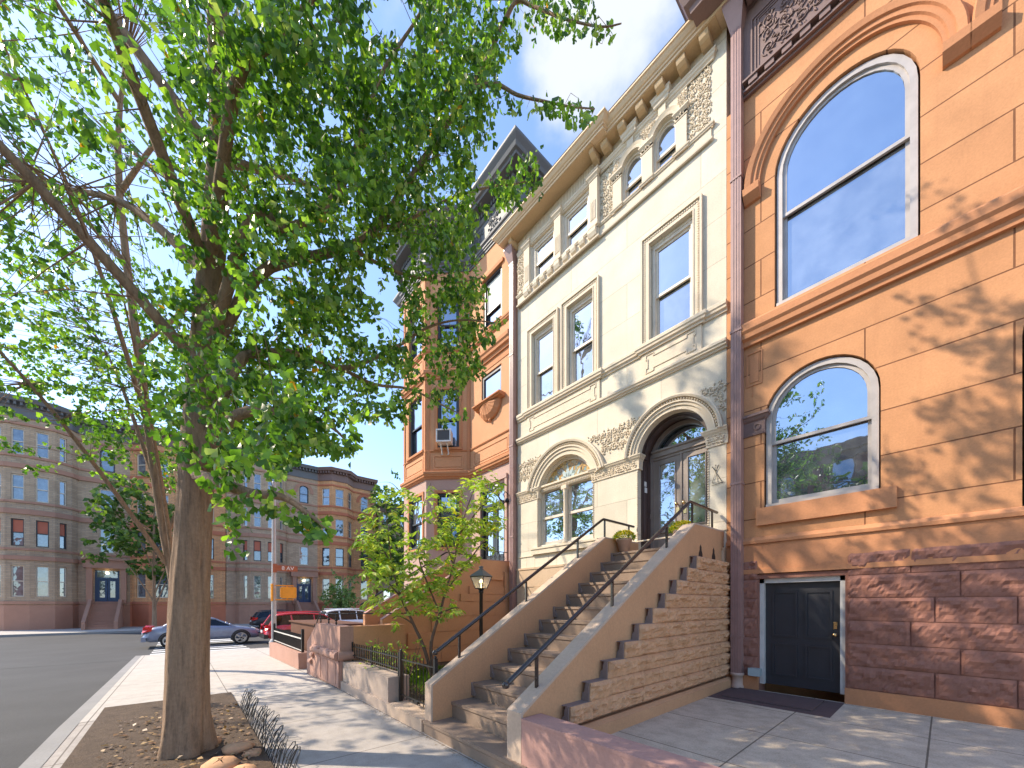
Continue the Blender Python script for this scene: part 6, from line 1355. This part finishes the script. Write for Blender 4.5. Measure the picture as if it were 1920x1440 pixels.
limbs = [
    [T4, ray(480, 520, 3.9), ray(585, 482, 4.0), ray(655, 463, 4.1), ray(705, 428, 4.2), ray(760, 350, 4.3), ray(820, 260, 4.4), ray(884, 165, 4.5), ray(930, 75, 4.6), ray(967, 0, 4.7), ray(1000, -80, 4.8), ray(1020, -200, 4.9)],
    [ray(930, 75, 4.6), ray(965, 5, 4.5), ray(1000, 12, 4.45), ray(1055, 34, 4.3), ray(1125, 50, 4.15), ray(1165, 44, 4.05)],
    [ray(884, 165, 4.5), ray(930, 158, 4.4), ray(970, 178, 4.3), ray(1020, 190, 4.2), ray(1070, 200, 4.1), ray(1115, 204, 4.0)],
    [T5, ray(440, 170, 3.2), ray(500, 88, 3.1), ray(555, 30, 3.1), ray(600, -20, 3.1), ray(660, -110, 3.2)],
    [T4, ray(470, 415, 3.6), ray(530, 430, 3.6), ray(600, 400, 3.7), ray(650, 330, 3.8), ray(680, 240, 3.9), ray(720, 130, 4.0), ray(790, 20, 4.1), ray(830, -90, 4.2)],
    [T3, ray(440, 690, 3.9), ray(500, 662, 4.2), ray(560, 665, 4.4), ray(640, 690, 4.7), ray(700, 672, 4.9), ray(743, 651, 5.0), ray(800, 615, 5.2), ray(860, 600, 5.3), ray(930, 605, 5.3)],
    [ray(640, 690, 4.7), ray(700, 720, 4.8), ray(770, 730, 5.0), ray(830, 760, 5.1), ray(860, 775, 5.1)],
    [T3, ray(430, 790, 3.4), ray(500, 770, 3.4), ray(560, 790, 3.5), ray(620, 800, 3.6), ray(660, 840, 3.6)],
    [T3, ray(400, 900, 2.9), ray(470, 925, 2.8), ray(530, 932, 2.75), ray(580, 965, 2.7), ray(612, 992, 2.7)],
    [ray(705, 428, 4.2), ray(745, 422, 4.4), ray(790, 400, 4.7), ray(850, 370, 5.0), ray(920, 350, 5.2), ray(985, 340, 5.3), ray(1010, 300, 5.3)],
    [ray(655, 463, 4.1), ray(720, 500, 4.5), ray(780, 520, 4.8), ray(850, 530, 5.1), ray(905, 520, 5.2)],
    [T6, (-5.8, 0.9, 7.2), (-6.4, 1.6, 8.0), (-7.0, 2.2, 8.6)], [T6, (-4.2, 0.2, 7.5), (-3.6, .3, 8.6), (-3.2, .6, 9.4)], [T5, (-6.0, -.4, 6.0), (-7.0, -1.0, 6.6), (-7.8, -1.5, 7.0)],
    [T4, (-4.9, -.9, 5.0), (-4.8, -1.9, 5.8), (-4.8, -2.8, 6.3)], [T6, (-5.4, -.8, 7.6), (-5.8, -1.7, 8.8), (-6.0, -2.2, 9.6)], [T5, (-4.2, -.4, 6.0), (-3.3, -1.0, 7.0), (-2.6, -1.5, 7.8)]]
limbs = [smooth_path(l, 4) for l in limbs]
q = MB(); tz = smooth_path(trunk, 4); q.bark_tube(tz, list(np.linspace(0.20, 0.05, len(tz))))
for l in limbs:
    L = len(l); r0 = 0.030 if len(l) > 26 else 0.024
    if np.linalg.norm(l[0]-np.array(T4)) < 2.6 and abs(l[0][0]+5.1) < .12: r0 = 0.058
    q.tube(l, list(np.linspace(r0, 0.006, L)), 8, cap=False)
cent = []
tries = 0
PXL = [n for l in limbs for n in l]
LD = [(proj(n)[0], proj(n)[1], proj(n)[2]) for n in PXL]; LDa = np.array(LD)
def near_depth(u, v, rr):
    d = np.hypot(LDa[:, 0]-u, LDa[:, 1]-v); j = np.argsort(d)[:3]; k = rr.choice(list(j)); return float(LDa[k, 2]), float(d[j[0]])
PL = [[], [], [], [], []]
def ok_leaf(p):
    u, v, d = proj(p)
    if d < 1.9: return False
    if 470 < u < 1450 and v > -40 and not ((inpoly(u, v, OUT) and not open_sky(u, v)) or inpoly(u, v, OUT2)): return False
    return True
while len(cent) < 1120 and tries < 60000:
    tries += 1; u = rr.uniform(330, 1180); v = rr.uniform(-260, 1010)
    big = inpoly(u, v, OUT); lo_ = inpoly(u, v, OUT2)
    if not (big or lo_) or (big and open_sky(u, v)): continue
    if u < 480 and rr.random() < .55: continue
    if v < 0 and rr.random() < .5: continue
    d0, pd = near_depth(u, v, rr)
    if lo_ and not big: d = rr.uniform(2.55, 2.9)
    else: d = d0+rr.gauss(0, .38)+(rr.choice((0, .5, -.3)) if u < 760 else 0)
    edge = u > 930 and v < 420
    if edge and pd > 34: continue
    c = ray(u, v, max(2.4, min(5.75, d)))
    if sunblock(c): continue
    cent.append(c)
sp = grow(q, limbs, cent, rr, 0.0038, 0.9)
for (a, c) in sp:
    dv = Vector(c-a)+Vector((rr.gauss(0, .1), rr.gauss(0, .1), rr.gauss(0, .05))); dv = dv if dv.length > .03 else Vector((1, 0, 0))
    leaf_spray(c, dv, rr, 26, 0.48, 0.076, 0.75, PL, ok_leaf)
n_vis = len(PL[0])
cent2 = []; tries = 0
while len(cent2) < 330 and tries < 40000:
    tries += 1; v3 = np.array([rr.gauss(0, 1), rr.gauss(0, 1), rr.gauss(0, 1)]); v3 = v3/np.linalg.norm(v3)*rr.uniform(.35, 1)**.6
    c = np.array([-6.0, -1.4, 6.8])+v3*np.array([4.0, 3.8, 3.4]); u, v, d = proj(c)
    if sunblock(c): continue
    if d > .3 and 440 < u < 1480 and v > -60: continue
    if d < 1.9 and abs(c[1]) < 1.2 and c[2] < 5 : continue
    cent2.append(c)
k0 = len(cent2)
while len(cent2) < k0+170:     # unseen boughs added over the kerb side to shade the front wall and pavement
    c = np.array([-6.2, -2.3, 6.1])+np.array([rr.gauss(0, .95), rr.gauss(0, .8), rr.gauss(0, .6)])
    u, v, d = proj(c)
    if sunblock(c) or (d > .3 and 440 < u < 1480 and v > -60): continue
    cent2.append(c)
sp = grow(q, limbs, cent2, rr, 0.007)
for (a, c) in sp: leaf_spray(c, Vector(c-a)+Vector((.01, 0, 0)), rr, 16, 0.5, 0.085, 0.7, PL, None)
q.build('trunk', 'bark', g1)
build_leaves('crown', *PL, FAN, FANF, 'ginkgo', g1)
print('ginkgo leaves', n_vis, len(PL[0]))
# second ginkgo further along the pavement
def street_tree(name, loc, label, cen, rad, nc, nl, size, mat, bark, shape, faces, group, seed, test=None, h0=2.6, down=.5, tr=0.16, spray=.6, extra=()):
    rr = random.Random(seed); t = thing(name, loc, label, 'tree', group); q = MB(); b = np.array(loc, float); cen = np.array(cen, float)
    tk = smooth_path([b-[0, 0, .3], b+[.05, .02, 1.2], b+(cen-b)*[.4, .4, .45], cen+[0.05, 0, rad[2]*.2], cen+[0, .1, rad[2]*.8]], 4); q.tube(tk, list(np.linspace(tr, .03, len(tk))), 10); lim = [tk[5:]]
    for i in range(11):
        an = i*2.4+rr.uniform(-.3, .3); s = tk[min(len(tk)-2, 4+i)]; e = cen+np.array([math.cos(an)*rad[0]*.8, math.sin(an)*rad[1]*.8, (-.5+1.3*i/11)*rad[2]]); m = (s+e)/2+[0, 0, .12*rad[2]]
        l = smooth_path([s, m, e], 6); q.tube(l, list(np.linspace(tr*.35, .008, len(l))), 6, cap=False); lim.append(l)
    C = []; tries = 0
    lumps = [cen+np.array([rr.uniform(-.75, .75)*rad[0], rr.uniform(-.75, .75)*rad[1], rr.uniform(-.8, .8)*rad[2]]) for _ in range(26)]
    while len(C) < nc and tries < nc*60:
        tries += 1
        k = rr.choice(lumps); p = k+np.array([rr.gauss(0, .26)*rad[0], rr.gauss(0, .26)*rad[1], rr.gauss(0, .2)*rad[2]])
        e = (p-cen)/np.array(rad)
        if e@e > 1.08 or (test and not test(p)): continue
        C.append(p)
    P = [[], [], [], [], []]
    for p in extra: C += [np.array(p)+np.array([rr.gauss(0, .12), rr.gauss(0, .45), rr.gauss(0, .1)]) for _ in range(7)]  # clusters added where their shadows will dapple the house fronts
    C = [c for c in C if not test or test(c)]
    for a, c in grow(q, lim, C, rr, .008, rad[0]*.75): leaf_spray(c, Vector(c-a)+Vector((.01, .01, 0)), rr, nl, spray, size, down, P, None)
    q.build('trunk', bark, t); build_leaves('crown', *P, shape, faces, mat, t); return t
def t2test(p):
    u, v, d = proj(p)
    if d > .3 and 476 < u < 1460 and v > -30 and not (inpoly(u, v, OUT) and not open_sky(u, v)): return False
    return not sunblock(p)
street_tree('ginkgo_tree', (-12.4, 0.0, gz(-12.4)), 'taller ginkgo street tree farther along the sidewalk behind the near one', (-11.8, -1.0, 9.4), (3.9, 4.2, 5.2), 720, 20, .10, 'ginkgo', 'bark', FAN, FANF, 'ginkgo street trees', 5, t2test, extra=[(a-(6.85-y)/.95, y, b+1.24*(6.85-y)/.95) for a, b, r_ in DAPPLE for y in (-1.2, 0.0)])
# cherry in the yard
def chtest(p):
    u, v, d = proj(p); return inpoly(u, v, [(665, 1015), (690, 960), (720, 905), (760, 930), (800, 885), (830, 940), (870, 890), (905, 880), (945, 900), (950, 920), (925, 955), (950, 985), (940, 1010), (905, 1040), (870, 1075), (845, 1110), (860, 1145), (820, 1165), (780, 1140), (740, 1175), (735, 1150), (700, 1140), (670, 1080), (680, 1045)])
rr = random.Random(31)
ch = thing('cherry_tree', (-6.25, 3.55, 0.17), 'young bright green cherry tree with forked thin trunks in the front yard', 'tree')
def cr_(u, v, d): return ray(u, v, d)
cl = [[(-6.25, 3.55, 0.12), cr_(808, 1215, 7.0), cr_(815, 1180, 7.0), cr_(825, 1150, 7.0), cr_(835, 1110, 7.05), cr_(850, 1060, 7.1), cr_(862, 1000, 7.15), cr_(880, 940, 7.2), cr_(900, 895, 7.2)],
      [(-6.30, 3.55, 0.12), cr_(795, 1215, 6.95), cr_(775, 1170, 6.9), cr_(752, 1120, 6.85), cr_(735, 1060, 6.8), cr_(728, 1000, 6.8), cr_(722, 940, 6.8)],
      [cr_(752, 1120, 6.85), cr_(720, 1085, 6.8), cr_(690, 1060, 6.7)], [cr_(825, 1150, 7.0), cr_(800, 1090, 6.8), cr_(785, 1040, 6.7), cr_(790, 970, 6.7), cr_(808, 905, 6.7)],
      [cr_(835, 1110, 7.05), cr_(880, 1050, 7.2), cr_(920, 1000, 7.3), cr_(945, 990, 7.3)], [cr_(850, 1060, 7.1), cr_(830, 1000, 7.2), cr_(820, 950, 7.3)],
      [cr_(775, 1170, 6.9), cr_(750, 1155, 6.7), cr_(735, 1160, 6.6)], [cr_(735, 1060, 6.8), cr_(705, 1010, 6.9), cr_(680, 1000, 6.9)], [cr_(862, 1000, 7.15), cr_(910, 940, 7.1), cr_(935, 910, 7.1)], [cr_(825, 1150, 7), cr_(850, 1140, 6.8), cr_(862, 1140, 6.7)]]
cl = [smooth_path(l, 4) for l in cl]; q = MB()
for i, l in enumerate(cl): q.tube(l, list(np.linspace(.038 if i < 2 else .018, .005, len(l))), 8, cap=False)
C = []; tries = 0; nodes = np.array([p for l in cl for p in l])
while len(C) < 360 and tries < 50000:
    tries += 1; b = nodes[rr.randrange(len(nodes))]
    if b[2] < 1.25: continue
    p = b+np.array([rr.gauss(0, .30), rr.gauss(0, .30), rr.gauss(0, .22)])
    if chtest(p): C.append(p)
P = [[], [], [], [], []]
for a, c in grow(q, cl, C, rr, .005):
    d = Vector(c-a)+Vector((rr.gauss(0, .1), rr.gauss(0, .1), .03)); d.normalize()
    for i in range(11):
        t = i/11; p = np.array(c)+np.array(d)*.34*(t-.4); s = 1 if i % 2 else -1; sd_ = d.cross(Vector((0, 0, 1))); sd_ = sd_.normalized() if sd_.length > .01 else Vector((1, 0, 0))
        a_ = d*.6+sd_*s*.8+Vector((rr.gauss(0, .25), rr.gauss(0, .25), -.55+rr.gauss(0, .25))); P[0].append(p); P[1].append(tuple(a_)); P[2].append((rr.gauss(0, .5), rr.gauss(0, .5), 1)); P[3].append(rr.uniform(.09, .14)); P[4].append(rr.random()**.9*.97 if rr.random() > .03 else 1)
q.build('trunk', 'bark2', ch); build_leaves('crown', *P, LAN, LANF, 'cherry', ch)
# small shrubs behind the yard fence
for i, (u, v, d, lab) in enumerate(((710, 1215, 6.9, 'small rose bush with thin stems behind the iron fence'), (748, 1205, 6.8, 'leafy low shrub beside the cherry trunk'), (760, 1250, 6.3, 'low green shrub just behind the yard gate'))):
    p = ray(u, v, d); b = np.array([p[0], p[1], .17]); t = thing('shrub', tuple(b), lab, 'shrub'); q = MB(); P = [[], [], [], [], []]
    for k in range(9):
        e = b+np.array([rr.gauss(0, .22), rr.gauss(0, .2), rr.uniform(.35, .8)]); m = (b+e)/2+np.array([rr.gauss(0, .03), rr.gauss(0, .03), .05]); q.tube([b, m, e], [.008, .005, .003], 4, cap=False)
        for z in range(14): w_ = rr.random(); c = m+(e-m)*w_; leaf_spray(c, (rr.gauss(0, 1), rr.gauss(0, 1), .2), rr, 1, .1, .075, .1, P)
    q.build('stem', 'bark2', t); build_leaves('leaves', *P, LAN, LANF, 'cherry', t)
# trees further off
street_tree('street_tree', (-41.0, 19.5, -.32), 'light green street tree rising beside the end of the brick row', (-41, 19.3, 10.2), (3.6, 4.6, 6.4), 300, 16, .42, 'farleaf', 'bark', QUAD, QUADF, 'street trees across the avenue', 8, None, spray=1.4)
street_tree('street_tree', (-37.0, 25.5, -.32), 'leafy street tree farthest along the avenue', (-37, 25.3, 9.5), (4, 4.6, 6.0), 220, 16, .45, 'farleaf', 'bark', QUAD, QUADF, 'street trees across the avenue', 9, None, spray=1.4)
street_tree('young_tree', (-38.6, 11.6, -.32), 'pale young street tree in front of the orange-tan brick house', (-38.6, 11.8, 2.6), (1.5, 1.7, 2.3), 130, 14, .26, 'paleleaf', 'bark2', QUAD, QUADF, 'street trees across the avenue', 10, None, tr=.06, spray=.7)
street_tree('street_tree', (-38.8, -1.5, -.32), 'bushy street tree in front of the left brick row house', (-38.8, -1.5, 7.0), (3.2, 3.4, 4.2), 160, 14, .4, 'farleaf', 'bark', QUAD, QUADF, 'street trees across the avenue', 12, None, spray=1.2)
proto = street_tree('street_tree', (-3.0, -12.0, 0), 'broad street tree on the opposite sidewalk facing the stoop', (-3.0, -12.0, 6.2), (3.6, 3.0, 3.6), 240, 15, .3, 'farleaf', 'bark', QUAD, QUADF, 'street trees on the opposite sidewalk', 14, None, spray=1.0)
for i, (x, lab) in enumerate(((5.5, 'broad street tree on the opposite sidewalk right of the stoop'), (-11.5, 'broad street tree on the opposite sidewalk toward the corner'))):
    c = copy_tree(proto); c.location = (x, -12.3, 0); c.rotation_euler = (0, 0, 1.3+i); c['label'] = lab
# planting in front of the opposite far houses
q = MB()
